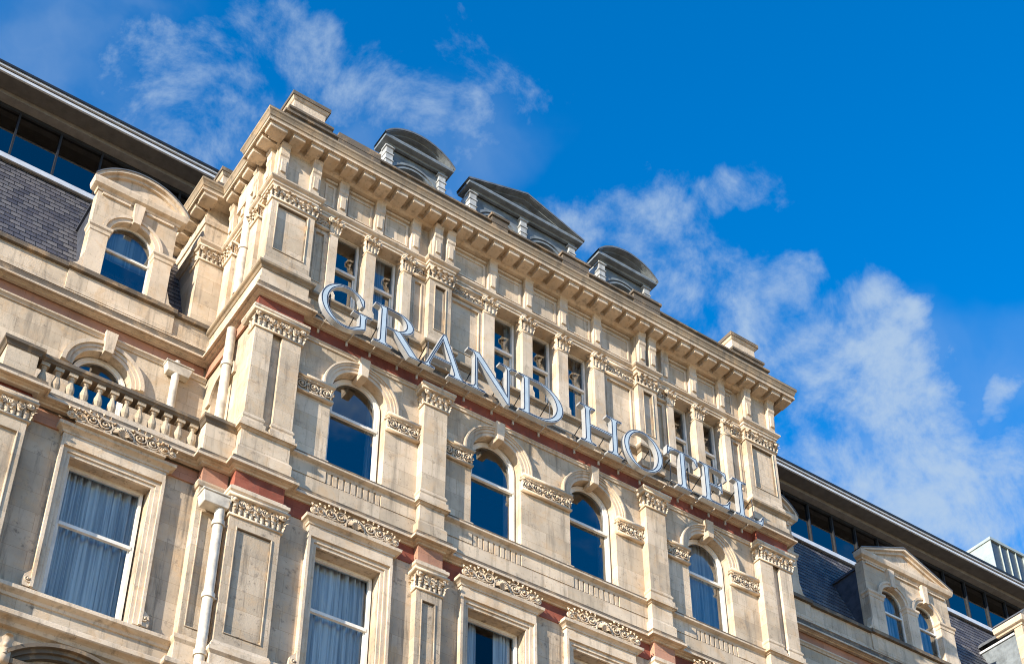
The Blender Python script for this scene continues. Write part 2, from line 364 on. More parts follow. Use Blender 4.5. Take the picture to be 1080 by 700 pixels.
# ------------------------------------------------------------------ the hotel
H = empty('hotel_building', (XC, 20.48, 0))
tag(H, 'cream limestone Victorian hotel with carved pilasters, red terracotta bands, dormers and glazed rooftop storey', 'building')
SIB = {}
def islands(mb):                                       # faces grouped into pieces that touch (their boxes meet)
    par = list(range(len(mb.v)))
    def find(a):
        while par[a] != a: par[a] = par[par[a]]; a = par[a]
        return a
    for f in mb.f:
        for i in f[1:]: par[find(i)] = find(f[0])
    bx = {}
    for i, v in enumerate(mb.v):
        k = find(i)
        if k not in bx: bx[k] = [list(v), list(v)]
        for c in range(3): bx[k][0][c] = min(bx[k][0][c], v[c]); bx[k][1][c] = max(bx[k][1][c], v[c])
    ks = list(bx); lab = {k: k for k in ks}
    def fl(a):
        while lab[a] != a: a = lab[a]
        return a
    T = .03
    for a in range(len(ks)):
        for b in range(a):
            A, B = bx[ks[a]], bx[ks[b]]
            if all(A[0][c] - T <= B[1][c] and B[0][c] - T <= A[1][c] for c in range(3)):
                x, y = fl(ks[a]), fl(ks[b])
                if x != y: lab[x] = y
    out = {}
    for f, m in zip(mb.f, mb.m): out.setdefault(fl(find(f[0])), []).append((f, m))
    res = []
    for fs in out.values():
        n = MB(); mp = {}
        for f, m in fs:
            for i in f:
                if i not in mp: mp[i] = len(n.v); n.v.append(mb.v[i])
            n.f.append(tuple(mp[i] for i in f)); n.m.append(m)
        res.append(n)
    return res
def part(name, mb, mats, smooth=False, parent=None):
    obs = []
    for piece in ([mb] if name in ('carved', 'rooftop_glazing') else islands(mb)):
        me = piece.mesh(name, mats, smooth); lo = [min(v.co[c] for v in me.vertices) for c in range(3)]; hi = [max(v.co[c] for v in me.vertices) for c in range(3)]
        c = Vector([(lo[k] + hi[k]) / 2 for k in range(3)]); me.transform(Matrix.Translation(-c)); obs.append(put(name, me, parent or H, c))
    SIB[obs[0].name] = obs; return obs[0]

def rect(x0, x1, z0, z1): return [(x0, z0), (x1, z0), (x1, z1), (x0, z1)]
def archpoly(cx, hw, z0, zs, n=20): return [(cx - hw, z0), (cx + hw, z0)] + [(cx + hw * cos(pi * i / n), zs + hw * sin(pi * i / n)) for i in range(n + 1)]

ARC = [XC - 4.70, XC - 1.295, XC + 1.295, XC + 4.70]
SPR = 23.25
LWX = [XC - 4.70, XC - 1.295, XC + 1.295, XC + 4.70]

# --- pavilion front walls, storey by storey
w = MB(); w.wall((8.06, mx_(8.06), 20.20, 24.90), [archpoly(a, .645, 21.10, SPR) for a in ARC], WY, .27); part('arcade_wall', w, M['stone'])
w = MB(); w.wall((8.06, mx_(8.06), 0, 20.20), [rect(a - .70, a + .70, 16.25, 19.08) for a in LWX], WY - .02, .30); part('lower_wall', w, M['stone_low'])
U_AT = [(-5.54, -4.85), (-4.60, -3.91), (-1.43, -.66), (-.37, .37), (.66, 1.43), (3.91, 4.60), (4.85, 5.54)]
w = MB(); w.wall((8.06, mx_(8.06), 24.90, 29.45), [rect(XC + a, XC + b, 25.56, 27.98) for a, b in U_AT], YA + .04, .30); part('attic_wall', w, M['stone'])
# --- returns (left one carries a blind arch), wings, back
for sgn in (1, -1):
    X = (lambda x: x) if sgn == 1 else mx_
    w = MB()
    w.wall((20.60, 23.20, 0, 29.45), [archpoly(22.12, .50, 21.25, 23.30)], 0, .22, mapf=lambda u, d, z: (X(8.08 + d), u, z), back=True)
    part('return_wall', w, M['stone'])
    w = MB(); w.arch_ring(22.12, 23.30, .50, .68, 0, .05, n=20)
    w.v = [(X(8.075 - y), x, z) for x, y, z in w.v]
    part('return_archivolt', w, M['trim'])
x_end = -8
w = MB(); w.wall((x_end, 8.1, 20.3, 25.0), [archpoly(5.9, .62, 21.1, 23.28)], WUP, .25)
w.wall((mx_(8.1), 48, 20.3, 25.0), [], WUP, .2); part('wing_upper_wall', w, M['stone'])
LX = 5.86
w = MB(); w.wall((x_end, 8.0, 0, 20.3), [rect(LX - .76, LX + .76, 16.28, 19.24)], WLO, .30)
w.wall((mx_(8.0), 48, 0, 20.3), [], WLO, .2); part('wing_lower_wall', w, M['stone_low'])
w = MB()
for z in (15.7, 20.22, 24.88): w.box(x_end, 48, 23.4, 34, z - .15, z + .0)
w.box(x_end, 48, 25.2, 34, 29.5, 29.65)
for z in (15.7, 20.22, 24.88, 29.45): w.box(8.3, mx_(8.3), 21.1, 23.38, z - .15, z)
w.box(x_end, 8.2, 21.35, 23.3, 20.16, 20.33); w.box(mx_(8.2), 48, 21.35, 23.3, 20.16, 20.33)
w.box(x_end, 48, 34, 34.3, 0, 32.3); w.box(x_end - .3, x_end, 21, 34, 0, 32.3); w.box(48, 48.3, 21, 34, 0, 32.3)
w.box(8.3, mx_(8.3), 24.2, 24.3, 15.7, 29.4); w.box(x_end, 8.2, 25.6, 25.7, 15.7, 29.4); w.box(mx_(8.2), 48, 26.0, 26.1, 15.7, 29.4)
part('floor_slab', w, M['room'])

# --- pilasters and piers
def pilaster(x0, x1, y, z0, z1, yb, panel=None, name='pilaster', m='stone', pr=.035):
    b = MB()
    if panel:
        a, c, d, e = panel; b.wall((x0, x1, z0, z1), [rect(a, c, d, e)], y, pr, back=True)
        b.quad((x0, y, z0), (x0, yb, z0), (x0, yb, z1), (x0, y, z1)); b.quad((x1, y, z0), (x1, yb, z0), (x1, yb, z1), (x1, y, z1))
        b.quad((x0, y, z1), (x1, y, z1), (x1, yb, z1), (x0, yb, z1)); b.quad((x0, y, z0), (x1, y, z0), (x1, yb, z0), (x0, yb, z0))
        if m == 'stone_low' or name == 'attic_pier':
            k = .014
            for q in ((a + .002, c - .002, e - k, e - .002), (c - k, c - .002, d + .05, e - k), (a + .002, c - .002, d + .002, d + k)): b.box(q[0], q[1], y + .004, y + pr - .002, q[2], q[3], 1)
        t = .025                                        # a fillet round the panel
        for q in ((a - t, a, d - t, e + t), (c, c + t, d - t, e + t), (a, c, e, e + t), (a, c, d - t, d)): b.box(q[0], q[1], y - .018, y - .003, q[2], q[3])
    else: b.box(x0, x1, y, yb, z0, z1)
    o = part(name, b, [M[m], M['sooty']]); bevel(o, .006); return o
def base(x0, x1, y, z0, yb, h=.33):                     # attic base: torus, scotia, plinth
    b = MB(); p = [(x0, yb), (x0, y), (x1, y), (x1, yb)]
    b.sweep(p, [(0, z0 + h), (.012, z0 + h), (.015, z0 + h - .03), (.035, z0 + h - .05), (.035, z0 + h - .09), (.015, z0 + h - .12), (.02, z0 + h - .18), (.055, z0 + h - .2), (.055, z0 + .0), (0, z0)])
    return part('pilaster_base', b, M['trim'])

PIL = []                                                # (x0, x1) of the arcade's shafts, mirrored below
for x0, x1 in ((7.98, 8.38), (8.58, 9.01), (11.93, 12.51)): PIL += [(x0, x1), (mx_(x1), mx_(x0))]
for x0, x1 in PIL:
    pilaster(x0, x1, PY, 21.12, 23.74, WY + .02); base(x0, x1, PY, 21.12, WY + .02)
b = MB()                                                # the recessed strip behind the twin shafts, and the pedestals
for q in ((7.98, 9.01), (mx_(9.01), mx_(7.98))): b.box(q[0] + .01, q[1] - .01, PY + .10, WY + .03, 20.3, 24.34)
part('pier_core', b, M['stone'])
for x0, x1 in ((7.98, 9.01), (11.93, 12.51), (mx_(12.51), mx_(11.93)), (mx_(9.01), mx_(7.98))):
    b = MB(); yb = WY + .02 if x0 > 9 and x0 < 20 else 20.9
    p = [(x0, yb), (x0, PY), (x1, PY), (x1, yb)]
    b.sweep(p, [(0, 20.22), (.05, 20.22), (.05, 20.55), (.02, 20.60), (.0, 20.60)] + [(0.0, 21.02), (.03, 21.03), (.04, 21.05), (.09, 21.06), (.09, 21.115), (.06, 21.14), (0, 21.14)])
    part('pedestal', b, M['stone'])

# --- carving
def capital_mesh(wd, h, proj, yb, rows=2, seed=0):      # local: x centred, front at y=0 (minus is out), back at yb
    rnd = random.Random(seed); b = MB(); hw = wd / 2
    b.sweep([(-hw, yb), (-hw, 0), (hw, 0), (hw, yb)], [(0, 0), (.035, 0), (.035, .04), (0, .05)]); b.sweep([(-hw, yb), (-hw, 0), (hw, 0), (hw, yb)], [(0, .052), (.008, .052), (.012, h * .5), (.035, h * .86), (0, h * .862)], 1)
    b.sweep([(-hw, yb), (-hw, 0), (hw, 0), (hw, yb)], [(0, h * .87), (.05, h * .87), (proj * .8, h * .88), (proj, h * .92), (proj, h), (0, h)])
    n = max(4, int(wd / .105))
    for r in range(2):
        z0 = .05 + r * h * .20; hh = h * (.34 if r == 0 else .40); m = n if r == 0 else n - 1
        for i in range(m):
            if r == 1 and wd > .9 and i % 3 == 1: continue
            x = -hw + wd * (i + .5) / m + rnd.uniform(-.008, .008)
            b.leaf((x, -.012 - .02 * r, z0), (1, 0, 0), (0, -1, 0), wd / m * rnd.uniform(.72, .92), hh * rnd.uniform(.8, 1.15), .07 + .035 * r)
        for sx in (-1, 1):
            for i in range(2):
                b.leaf((sx * (hw + .015), yb * (.28 + .45 * i), z0), (0, 1, 0), (sx, 0, 0), yb * .45, hh, .07)
            b.leaf((sx * (hw + .01), -.01, z0), (.7, -.7 * sx, 0), (sx * .7, -.7, 0), .09, hh * 1.1, .11)
    for sx in (-1, 1):
        b.spiral(sx * (hw - .03), -.05, h * .74, h * .17, 1.4, .022, -sx, pi / 2)
    if wd > .5:
        k = max(2, int(wd / .20))
        for i in range(k):
            x = -hw + .1 + (wd - .2) * (i + .5) / k
            b.spiral(x, -.04, h * .64, h * .20, 1.8, .016, 1 if i % 2 else -1, pi / 2 + .3)
            b.leaf((x + .5 * (wd - .2) / k, -.02, h * .42), (1, 0, 0), (0, -1, 0), .05, h * .42, .07)
    return b.mesh('capital', [M['carved'], M['stone_dark']], True)  # second material: darker backing behind the leaves
def scroll_frieze_mesh(wd, h, proj, seed=0, slab=True, yb=.05):
    rnd = random.Random(seed); b = MB(); hw = wd / 2
    if slab:
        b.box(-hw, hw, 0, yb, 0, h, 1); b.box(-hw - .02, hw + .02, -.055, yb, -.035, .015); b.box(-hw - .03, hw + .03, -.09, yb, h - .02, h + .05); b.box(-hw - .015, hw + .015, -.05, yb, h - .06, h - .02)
    k = max(1, round(wd / (h * .80))); hh = h - .06
    for i in range(k):
        x = -hw + wd * (i + .5) / k; s_ = 1 if i % 2 else -1; r = min(hh * .46, wd / k * .5)
        b.spiral(x, -.012, .02 + hh * .5, r, 2.0, .017, s_, s_ * pi / 2)
        b.ball((x, -.05, .02 + hh * .5), .026, .03, .026)
        for j in range(6):
            a = 2 * pi * j / 6 + rnd.uniform(-.3, .3); px_, pz = x + r * .98 * cos(a), .02 + hh * .5 + r * .98 * sin(a); e = .055
            b.add([(px_, -.005, pz), (px_ + .022 * cos(a + 1.3), -.055, pz + .022 * sin(a + 1.3)), (px_ + e * cos(a + .5), -.03, pz + e * sin(a + .5)), (px_ - .022 * cos(a + 1.3), -.055, pz - .022 * sin(a + 1.3)), (px_ + .02 * cos(a), -.08, pz + .02 * sin(a))], [(0, 1, 4), (1, 2, 4), (2, 3, 4), (3, 0, 4)])
        b.leaf((x - wd / k * .5 + .012, -.008, .02), (1, 0, 0), (0, -1, 0), .06, hh * .85, .05)
    b.leaf((hw - .03, -.008, .02), (1, 0, 0), (0, -1, 0), .06, hh * .85, .05)
    for q in (-1, 1): b.leaf((q * hw, .0 + yb * .3, .02), (0, 1, 0), (q, 0, 0), .10, hh * .8, .05)
    return b.mesh('carved_frieze', [M['carved'], M['stone_dark']], True)
def crest_mesh(wd, h, seed=0):                          # scrolls running up to a shell
    rnd = random.Random(seed); b = MB(); hw = wd / 2
    b.box(-hw, hw, -.05, .16, -.01, .025)
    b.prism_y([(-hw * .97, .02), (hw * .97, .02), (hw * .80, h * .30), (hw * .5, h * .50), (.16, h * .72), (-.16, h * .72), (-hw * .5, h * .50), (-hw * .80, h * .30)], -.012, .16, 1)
    for i in range(9):                                  # shell
        a = pi * (i + .5) / 9; r = h * .46
        b.tube([(.02 * cos(a), -.03, .06), (r * .6 * cos(a), -.085, .06 + r * .72 * sin(a)), (r * cos(a), -.05, .06 + r * 1.10 * sin(a))], .011, 5, 0, .024)
    b.arch_ring(0, .06, h * .52, h * .60, -.06, .0, -.2, pi + .2, 18)
    for s_ in (-1, 1):
        xs = hw * .22; last = None
        for i, fr in enumerate((.40, .35, .29, .22)):
            r = h * fr; x = s_ * (xs + r * .95); xs += r * 1.72
            b.spiral(x, -.03, .03 + r * 1.02, r, 2.1, .0185, s_ * (1 if i % 2 else -1), -pi / 2 if i % 2 == 0 else pi / 2)
            for a in ((.5, 1.25, 1.9, 2.6) if i < 3 else (.9, 2.0)):
                px_, pz = x + r * 1.02 * cos(a), .03 + r * 1.02 + r * 1.02 * sin(a)
                q = 1 if cos(a) > 0 else -1
                b.add([(px_, -.03, pz), (px_ + .025 * cos(a + 1.2), -.075, pz + .025 * sin(a + 1.2)), (px_ + .085 * cos(a), -.05, pz + .085 * sin(a)), (px_ - .025 * cos(a + 1.2), -.075, pz - .025 * sin(a + 1.2)), (px_ + .03 * cos(a), -.10, pz + .03 * sin(a))], [(0, 1, 4), (1, 2, 4), (2, 3, 4), (3, 0, 4)])
            if last: b.tube([(last[0], -.03, .035), ((last[0] + x) / 2, -.05, .06), (x, -.03, .035)], .016, 5)
            last = (x, r)
        b.leaf((s_ * hw * .98, -.02, 0), (1, 0, 0), (0, -1, 0), .09, h * .30, .07)
    return b.mesh('carved_crest', [M['carved'], M['stone_dark']], False)

CAP_P = capital_mesh(.58, .42, .11, .2, 2, 1); CAP_W = capital_mesh(1.03, .42, .11, .3, 2, 2)
for x in (12.22, mx_(12.22)): put('capital', CAP_P, H, (x, PY, 23.74))
for x in (8.495, mx_(8.495)): put('capital', CAP_W, H, (x, PY, 23.74))
IMP_S = scroll_frieze_mesh(.86, .36, .1, 4); IMP_L = scroll_frieze_mesh(1.30, .36, .1, 5); IMP_E = scroll_frieze_mesh(.80, .36, .1, 6)
y_i = WY - .035
def imp(x0, x1, me, wd):
    o = put('impost_frieze', me, H, ((x0 + x1) / 2, y_i, 22.77)); o.scale.x = (x1 - x0) / wd; return o
for x0, x1 in ((9.02, 9.865), (12.52, 13.25)): imp(x0, x1, IMP_S, .86); imp(mx_(x1), mx_(x0), IMP_S, .86)
imp(11.16, 11.92, IMP_E, .80); imp(mx_(11.92), mx_(11.16), IMP_E, .80); imp(14.56, mx_(14.56), IMP_L, 1.30)

# --- archivolts and keystones
for a in ARC:
    b = MB(); st = SPR - 23.16
    for r0, r1, d in ((.645, .73, .035), (.73, .80, .06), (.80, .845, .085), (.845, .88, .11)):
        b.arch_ring(a, SPR, r0, r1, WY - d, WY + .01)
        for s_ in (-1, 1): b.box(*sorted((a + s_ * r0, a + s_ * r1)), WY - d, WY + .01, 23.17, SPR)
    part('archivolt', b, M['trim'])
    b = MB(); b.prism_y([(a - .085, 23.76), (a + .085, 23.76), (a + .12, 24.27), (a - .12, 24.27)], WY - .17, WY + .15); b.box(a - .10, a + .10, WY - .15, WY + .27, 23.80, 23.86)
    bevel(part('keystone', b, M['trim']), .012)
b = MB()                                                # jamb feet beside the windows
for a in ARC:
    for s_ in (-1, 1): b.box(*sorted((a + s_ * .60, a + s_ * .78)), WY - .05, WY + .1, 21.14, 21.26)
part('jamb_foot', b, M['trim'])
# --- sills between the pilasters, fluted aprons under the windows
for x0, x1, cs in ((9.015, 11.925, [ARC[0]]), (12.515, mx_(12.515), ARC[1:3]), (mx_(11.925), mx_(9.015), [ARC[3]])):
    b = MB(); b.sweep([(x0, WY), (x1, WY)], [(0, 20.98), (.03, 20.98), (.05, 21.03), (.10, 21.05), (.14, 21.07), (.14, 21.112), (-.1, 21.112)])
    part('sill_course', b, M['trim'])
    b = MB(); b.sweep([(x0 + .002, WY), (x1 - .002, WY)], [(-.1, 21.114), (.143, 21.114), (.143, 21.146), (.10, 21.158), (-.1, 21.166)]); part('sill_weathering', b, M['sooty'])
    b = MB(); b.sweep([(x0, WY), (x1, WY)], [(0, 20.2), (.05, 20.2), (.05, 20.66), (.02, 20.70), (0, 20.70)])
    e = x0
    for c in cs:
        b.box(e, c - .62, WY - .045, WY + .01, 20.70, 20.985); e = c + .62
        for i in range(9):
            xx = c - .62 + 1.24 * (i + .5) / 9; b.box(xx - .045, xx + .045, WY - .03, WY + .01, 20.705, 20.985)
    b.box(e, x1, WY - .045, WY + .01, 20.70, 20.985)
    part('apron', b, M['stone'])

# --- windows: frame (part) > sash, glass, curtain
def arch_frame(cx, hw, z0, zs, y, t, d, n=20):
    b = MB(); b.arch_ring(cx, zs, hw - t, hw, y, y + d, n=n)
    for s_ in (-1, 1): b.box(*sorted((cx + s_ * (hw - t), cx + s_ * hw)), y, y + d, z0, zs)
    b.box(cx - hw + t, cx + hw - t, y, y + d, z0, z0 + t); return b
def curtain(b, x0, x1, z0, z1, y, folds, amp=.085, seed=0):
    rnd = random.Random(seed); n = folds * 6; vs = []
    for i in range(n + 1):
        t = i / n; x = x0 + (x1 - x0) * t; yy = y + amp * sin(2 * pi * folds * t + 1.9 * sin(5.1 * t + seed) + 1.1 * sin(11 * t + 2 * seed)) * (.65 + .35 * sin(9 * t + seed)) + rnd.uniform(-.006, .006)
        vs += [(x, yy, z0), (x + rnd.uniform(-.004, .004), yy, z1)]
    b.add(vs, [(2 * i, 2 * i + 2, 2 * i + 3, 2 * i + 1) for i in range(n)])
def arch_window(cx, hw, z0, zs, y, zm, curt, parent=None, seed=1):
    fr = part('window', arch_frame(cx, hw, z0, zs, y, .05, .10), M['white'], parent=parent)
    if parent is not None and parent is not H: pass
    tgt = fr
    b = MB(); b.box(cx - hw + .05, cx + hw - .05, y - .01, y + .06, zm - .035, zm + .035)
    for s_ in (-1, 1): b.box(*sorted((cx + s_ * (hw - .09), cx + s_ * (hw - .05))), y + .045, y + .09, z0 + .05, zm - .035)
    b.box(cx - hw + .09, cx + hw - .09, y + .045, y + .09, z0 + .05, z0 + .11)
    b.arch_ring(cx, zs, hw - .105, hw - .048, y + .015, y + .062, n=20)
    for s_ in (-1, 1): b.box(*sorted((cx + s_ * (hw - .105), cx + s_ * (hw - .048))), y + .015, y + .062, zm + .035, zs)
    part('sash', b, M['white'], parent=tgt)
    b = MB(); pl = archpoly(cx, hw - .04, z0 + .02, zs); b.add([(p[0], y + .065, p[1]) for p in pl], [tuple(range(len(pl)))]); part('glass', b, M['glass'], parent=tgt)
    for i, (a, c) in enumerate(curt):
        b = MB(); curtain(b, cx + a * hw, cx + c * hw, z0, zs + hw, y + .24, max(3, int(abs(c - a) * hw * 7)), seed=seed + i); part('curtain', b, M['curtain'], True, parent=tgt)
    return fr
for i, a in enumerate(ARC):
    arch_window(a, .60, 21.14, SPR + .03, WY + .19, 22.77, [[(.72, 1)], [(.76, 1)], [(.8, 1)], [(-1, 1)]][i], seed=i * 3 + 1)
arch_window(5.9, .58, 21.1, 23.30, WUP + .18, 22.6, [], seed=11)
def rect_window(x0, x1, z0, z1, y, zm, curt, t=.06, seed=3, gm='glass'):
    b = MB()
    for q in ((x0, x0 + t, z0, z1), (x1 - t, x1, z0, z1), (x0 + t, x1 - t, z1 - t, z1), (x0 + t, x1 - t, z0, z0 + t)): b.box(q[0], q[1], y, y + .10, q[2], q[3])
    fr = part('window', b, M['white'])
    b = MB(); b.box(x0 + t, x1 - t, y - .01, y + .06, zm - .035, zm + .035)
    for xx in (x0 + t, x1 - t - .035): b.box(xx, xx + .035, y + .045, y + .09, z0 + t, zm - .035)
    b.box(x0 + t + .035, x1 - t - .035, y + .045, y + .09, z0 + t, z0 + t + .06)
    part('sash', b, M['white'], parent=fr)
    b = MB(); b.quad((x0 + .03, y + .065, z0 + .03), (x1 - .03, y + .065, z0 + .03), (x1 - .03, y + .065, z1 - .03), (x0 + .03, y + .065, z1 - .03)); part('glass', b, M[gm], parent=fr)
    for i, (a, c) in enumerate(curt):
        wd = x1 - x0; b = MB(); curtain(b, x0 + a * wd, x0 + c * wd, z0, z1 + .25, y + .20, max(3, int((c - a) * wd * 7.5)), seed=seed + i); part('curtain', b, M['curtain'], True, parent=fr)
for i, a in enumerate(LWX):
    rect_window(a - .67, a + .67, 16.25, 19.08, WY + .20, 17.85, [[(0.02, .98)], [(.02, .36), (.66, .98)], [(.02, .98)], [(.02, .4), (.6, .98)]][i], seed=20 + i, gm='lowglass')
rect_window(LX - .72, LX + .72, 16.28, 19.24, WLO + .20, 17.97, [(.02, .97)], seed=31, gm='lowglass')
for i, (a, c) in enumerate(U_AT):
    rect_window(XC + a + .015, XC + c - .015, 25.56, 27.98, YA + .26, 26.93, [[(.02, .3)], [(.3, .75)], [(.78, .98)], [], [(.7, .98)], [(.02, .35)], [(.1, .6)]][i], t=.05, seed=40 + i)

# --- moulded window surrounds, hoods and crests of the lower storey
CREST = crest_mesh(1.56, .36, 3)
def surround(cx, hw_in, z0, z1, yw, ft):
    b = MB(); hw = hw_in
    for a, c, d in ((0, .07, .05), (.07, .16, .08), (.16, .215, .13)):
        o = (hw + a, hw + c)
        for s_ in (-1, 1): b.box(*sorted((cx + s_ * o[0], cx + s_ * o[1])), yw - d, yw + .01, z0, z1 + c)
        b.box(cx - hw - a, cx + hw + a, yw - d, yw + .01, z1 + a, z1 + c)
    for s_ in (-1, 1):                                  # the scrolled foot
        x = cx + s_ * (hw + .20); b.prism_y([(x, z0 + .45), (x + s_ * .04, z0 + .32), (x + s_ * .13, z0 + .22), (x + s_ * .15, z0 + .08), (x + s_ * .13, z0), (x, z0)], yw - .10, yw + .01)
        b.spiral(x + s_ * .06, yw - .10, z0 + .14, .07, 1.3, .016, s_, 0)
    part('window_surround', b, M['trim'])
    hwO = hw + .215; zt = z1 + .215
    b = MB(); b.box(cx - hwO + .005, cx + hwO - .005, yw - .12, yw + .01, zt + .003, zt + .20)
    b.sweep([(cx - hwO, yw), (cx - hwO, yw - .12), (cx + hwO, yw - .12), (cx + hwO, yw)], [(0, zt + .20), (.02, zt + .20), (.03, zt + .24), (.07, zt + .27), (.12, zt + .29), (.13, zt + .35), (.10, zt + .37), (0, zt + .38)])
    part('window_hood', b, M['trim'])
    o = put('carved_crest', CREST, H, (cx, yw - .16 - ft, zt + .365)); o.scale.x = (hwO * 2 * .86) / 1.56; o.scale.y = 1.25
for a in LWX: surround(a, .70, 16.25, 19.08, WY - .02, 0)
surround(LX, .76, 16.28, 19.22, WLO, .10)

# --- lower-storey piers
for x0, x1, pan in ((7.98, 9.0, (8.15, 8.83, 16.42, 18.70)), (11.93, 12.51, (12.07, 12.35, 16.42, 18.70))):
    for q in (0, 1):
        a, c = (x0, x1) if q == 0 else (mx_(x1), mx_(x0)); p = pan if q == 0 else (mx_(pan[1]), mx_(pan[0]), pan[2], pan[3])
        pilaster(a, c, PY, 16.12, 18.94, WY + .02, p, 'pier', 'stone_low'); b = MB()
        b.sweep([(a, WY), (a, PY), (c, PY), (c, WY)], [(0, 16.2), (.02, 16.2), (.05, 16.12), (.05, 16.06), (.10, 16.03), (.10, 15.95), (.05, 15.90), (.05, 15.3), (0, 15.3)])
        part('pier_base', b, M['trim'])
        put('capital', capital_mesh(c - a, .44, .11, .2, 2, 9) if q == 0 else LASTCAP, H, ((a + c) / 2, PY, 18.93))
        if q == 0: LASTCAP = [o for o in COL.objects if o.name.startswith('capital')][-1].data
        b = MB(); b.sweep([(a, WY), (a, PY), (c, PY), (c, WY)], [(0, 19.37), (.05, 19.37), (.07, 19.44), (.10, 19.46), (.10, 19.53), (.04, 19.55), (.04, 19.60), (0, 19.62)]); part('abacus', b, M['trim'])
        b = MB(); b.box(a + .005, c - .005, PY + .008, WY + .02, 19.60, 20.06); part('terracotta_panel', b, M['red'] if c - a > .8 else M['pink'])

# --- red terracotta bands
b = MB()
for x0, x1 in ((9.0, 11.93), (12.51, mx_(12.51)), (mx_(11.93), mx_(9.0))): b.box(x0, x1, WY - .04, WY + .01, 19.60, 20.05)
part('terracotta_band', b, M['red'])
b = MB(); b.box(9.01, mx_(9.01), WY - .03, WY + .01, 24.33, 24.66)
for x0, x1 in ((7.98, 9.01), (mx_(9.01), mx_(7.98))): b.box(x0 + .01, x1 - .01, PY + .015, WY + .01, 24.30, 24.64)
part('terracotta_band', b, M['red'])
b = MB(); b.sweep([(9.01, WY), (mx_(9.01), WY)], [(0, 24.22), (.03, 24.22), (.035, 24.27), (.055, 24.29), (.055, 24.32), (.03, 24.335), (0, 24.335)])
for x0, x1 in ((7.98, 9.01), (mx_(9.01), mx_(7.98))): b.sweep([(x0, 21.0), (x0, PY), (x1, PY), (x1, WY)], [(0, 24.15), (.06, 24.15), (.11, 24.20), (.11, 24.26), (.05, 24.28), (.05, 24.30), (0, 24.31)])
for x in (12.22, mx_(12.22)): b.sweep([(x - .29, WY), (x - .29, PY), (x + .29, PY), (x + .29, WY)], [(0, 24.15), (.08, 24.155), (.13, 24.20), (.13, 24.26), (.06, 24.29), (0, 24.30)])
part('necking_course', b, M['trim'])
b = MB(); b.box(x_end, 7.98, WUP - .03, WUP + .01, 24.36, 24.72); b.box(mx_(7.98), 48, WUP - .03, WUP + .01, 24.36, 24.72)
b.box(8.02, 8.06, 20.95, WUP - .03, 24.33, 24.66)
part('terracotta_band', b, M['pink'])
b = MB(); b.sweep([(x_end, WUP), (8.06, WUP)], [(0, 24.24), (.03, 24.24), (.05, 24.28), (.09, 24.31), (.09, 24.35), (0, 24.37)]); b.sweep([(mx_(8.06), WUP), (48, WUP)], [(0, 24.24), (.03, 24.24), (.05, 24.28), (.09, 24.31), (.09, 24.35), (0, 24.37)])
part('necking_course', b, M['trim'])

# --- string courses
pth2 = [(x_end, 22.99), (8.0, 22.99), (8.0, PY), (9.01, PY), (9.01, 20.62)]
pth2 = pth2 + [(mx_(x), y) for x, y in reversed(pth2)]; pth2[-1] = (48, 22.99)
PR2 = [(-.05, 24.63), (.04, 24.63), (.05, 24.655), (.11, 24.66), (.12, 24.685), (.155, 24.685), (.16, 24.655), (.19, 24.655), (.19, 24.705), (-.05, 24.705)]
b = MB(); b.sweep(pth2, PR2); part('string_course', b, M['trim'])
b = MB(); b.sweep(pth2, [(-.04, 24.707), (.165, 24.707), (.165, 24.73), (.14, 24.77), (.125, 24.84), (.13, 24.88), (.12, 24.90), (-.04, 24.94)]); part('lead_flashing', b, M['sooty'])
pth3 = [(x_end, 20.64), (4.24, 20.64), (4.24, 20.85), (7.40, 20.85), (7.40, 20.68), (7.97, 20.68), (7.97, PY), (9.0, PY), (9.0, 20.63), (11.93, 20.63), (11.93, PY - .01), (12.51, PY - .01), (12.51, 20.63)]
pth3 = pth3 + [(mx_(x), y) for x, y in reversed(pth3)]; pth3[-1] = (48, 20.64)
PR3 = [(-.05, 20.0), (.03, 20.0), (.04, 20.03), (.10, 20.04), (.11, 20.075), (.15, 20.08), (.16, 20.055), (.19, 20.055), (.19, 20.11), (-.05, 20.11)]
b = MB(); b.sweep(pth3, PR3); part('string_course', b, M['trim'])
b = MB(); b.sweep(pth3, [(-.04, 20.112), (.165, 20.112), (.165, 20.13), (.14, 20.16), (.125, 20.21), (.13, 20.235), (.11, 20.25), (-.04, 20.27)]); part('lead_flashing', b, M['sooty'])
pthb = [(x_end, 20.92), (7.40, 20.92), (7.40, 20.76), (7.97, 20.76), (7.97, 20.56), (mx_(7.97), 20.56)]
b = MB(); b.sweep(pthb, [(-.2, 15.42), (.02, 15.44), (.06, 15.5), (.10, 15.52), (.17, 15.54), (.19, 15.56), (.19, 15.64), (.17, 15.66), (-.2, 15.72)]); part('string_course', b, M['trim'])

# --- attic plinth and ledge
pa = [(7.95, 23.0), (7.95, PY - .02), (9.03, PY - .02), (9.03, YA - .02), (11.9, YA - .02), (11.9, PY - .02), (12.54, PY - .02), (12.54, YA - .02)]
pa = pa + [(mx_(x), y) for x, y in reversed(pa)]
b = MB(); b.sweep(pa, [(-.1, 24.9), (.04, 24.92), (.04, 25.10), (0, 25.14), (0, 25.39)]); part('attic_plinth', b, M['stone']); b = MB(); b.sweep(pa, [(-.1, 25.387), (0, 25.387), (.02, 25.39), (.05, 25.43), (.09, 25.45), (.11, 25.47), (.11, 25.53), (.08, 25.55), (-.1, 25.56)]); part('attic_ledge', b, M['stone_dark'])  # ledge in a darker stone than the plinth

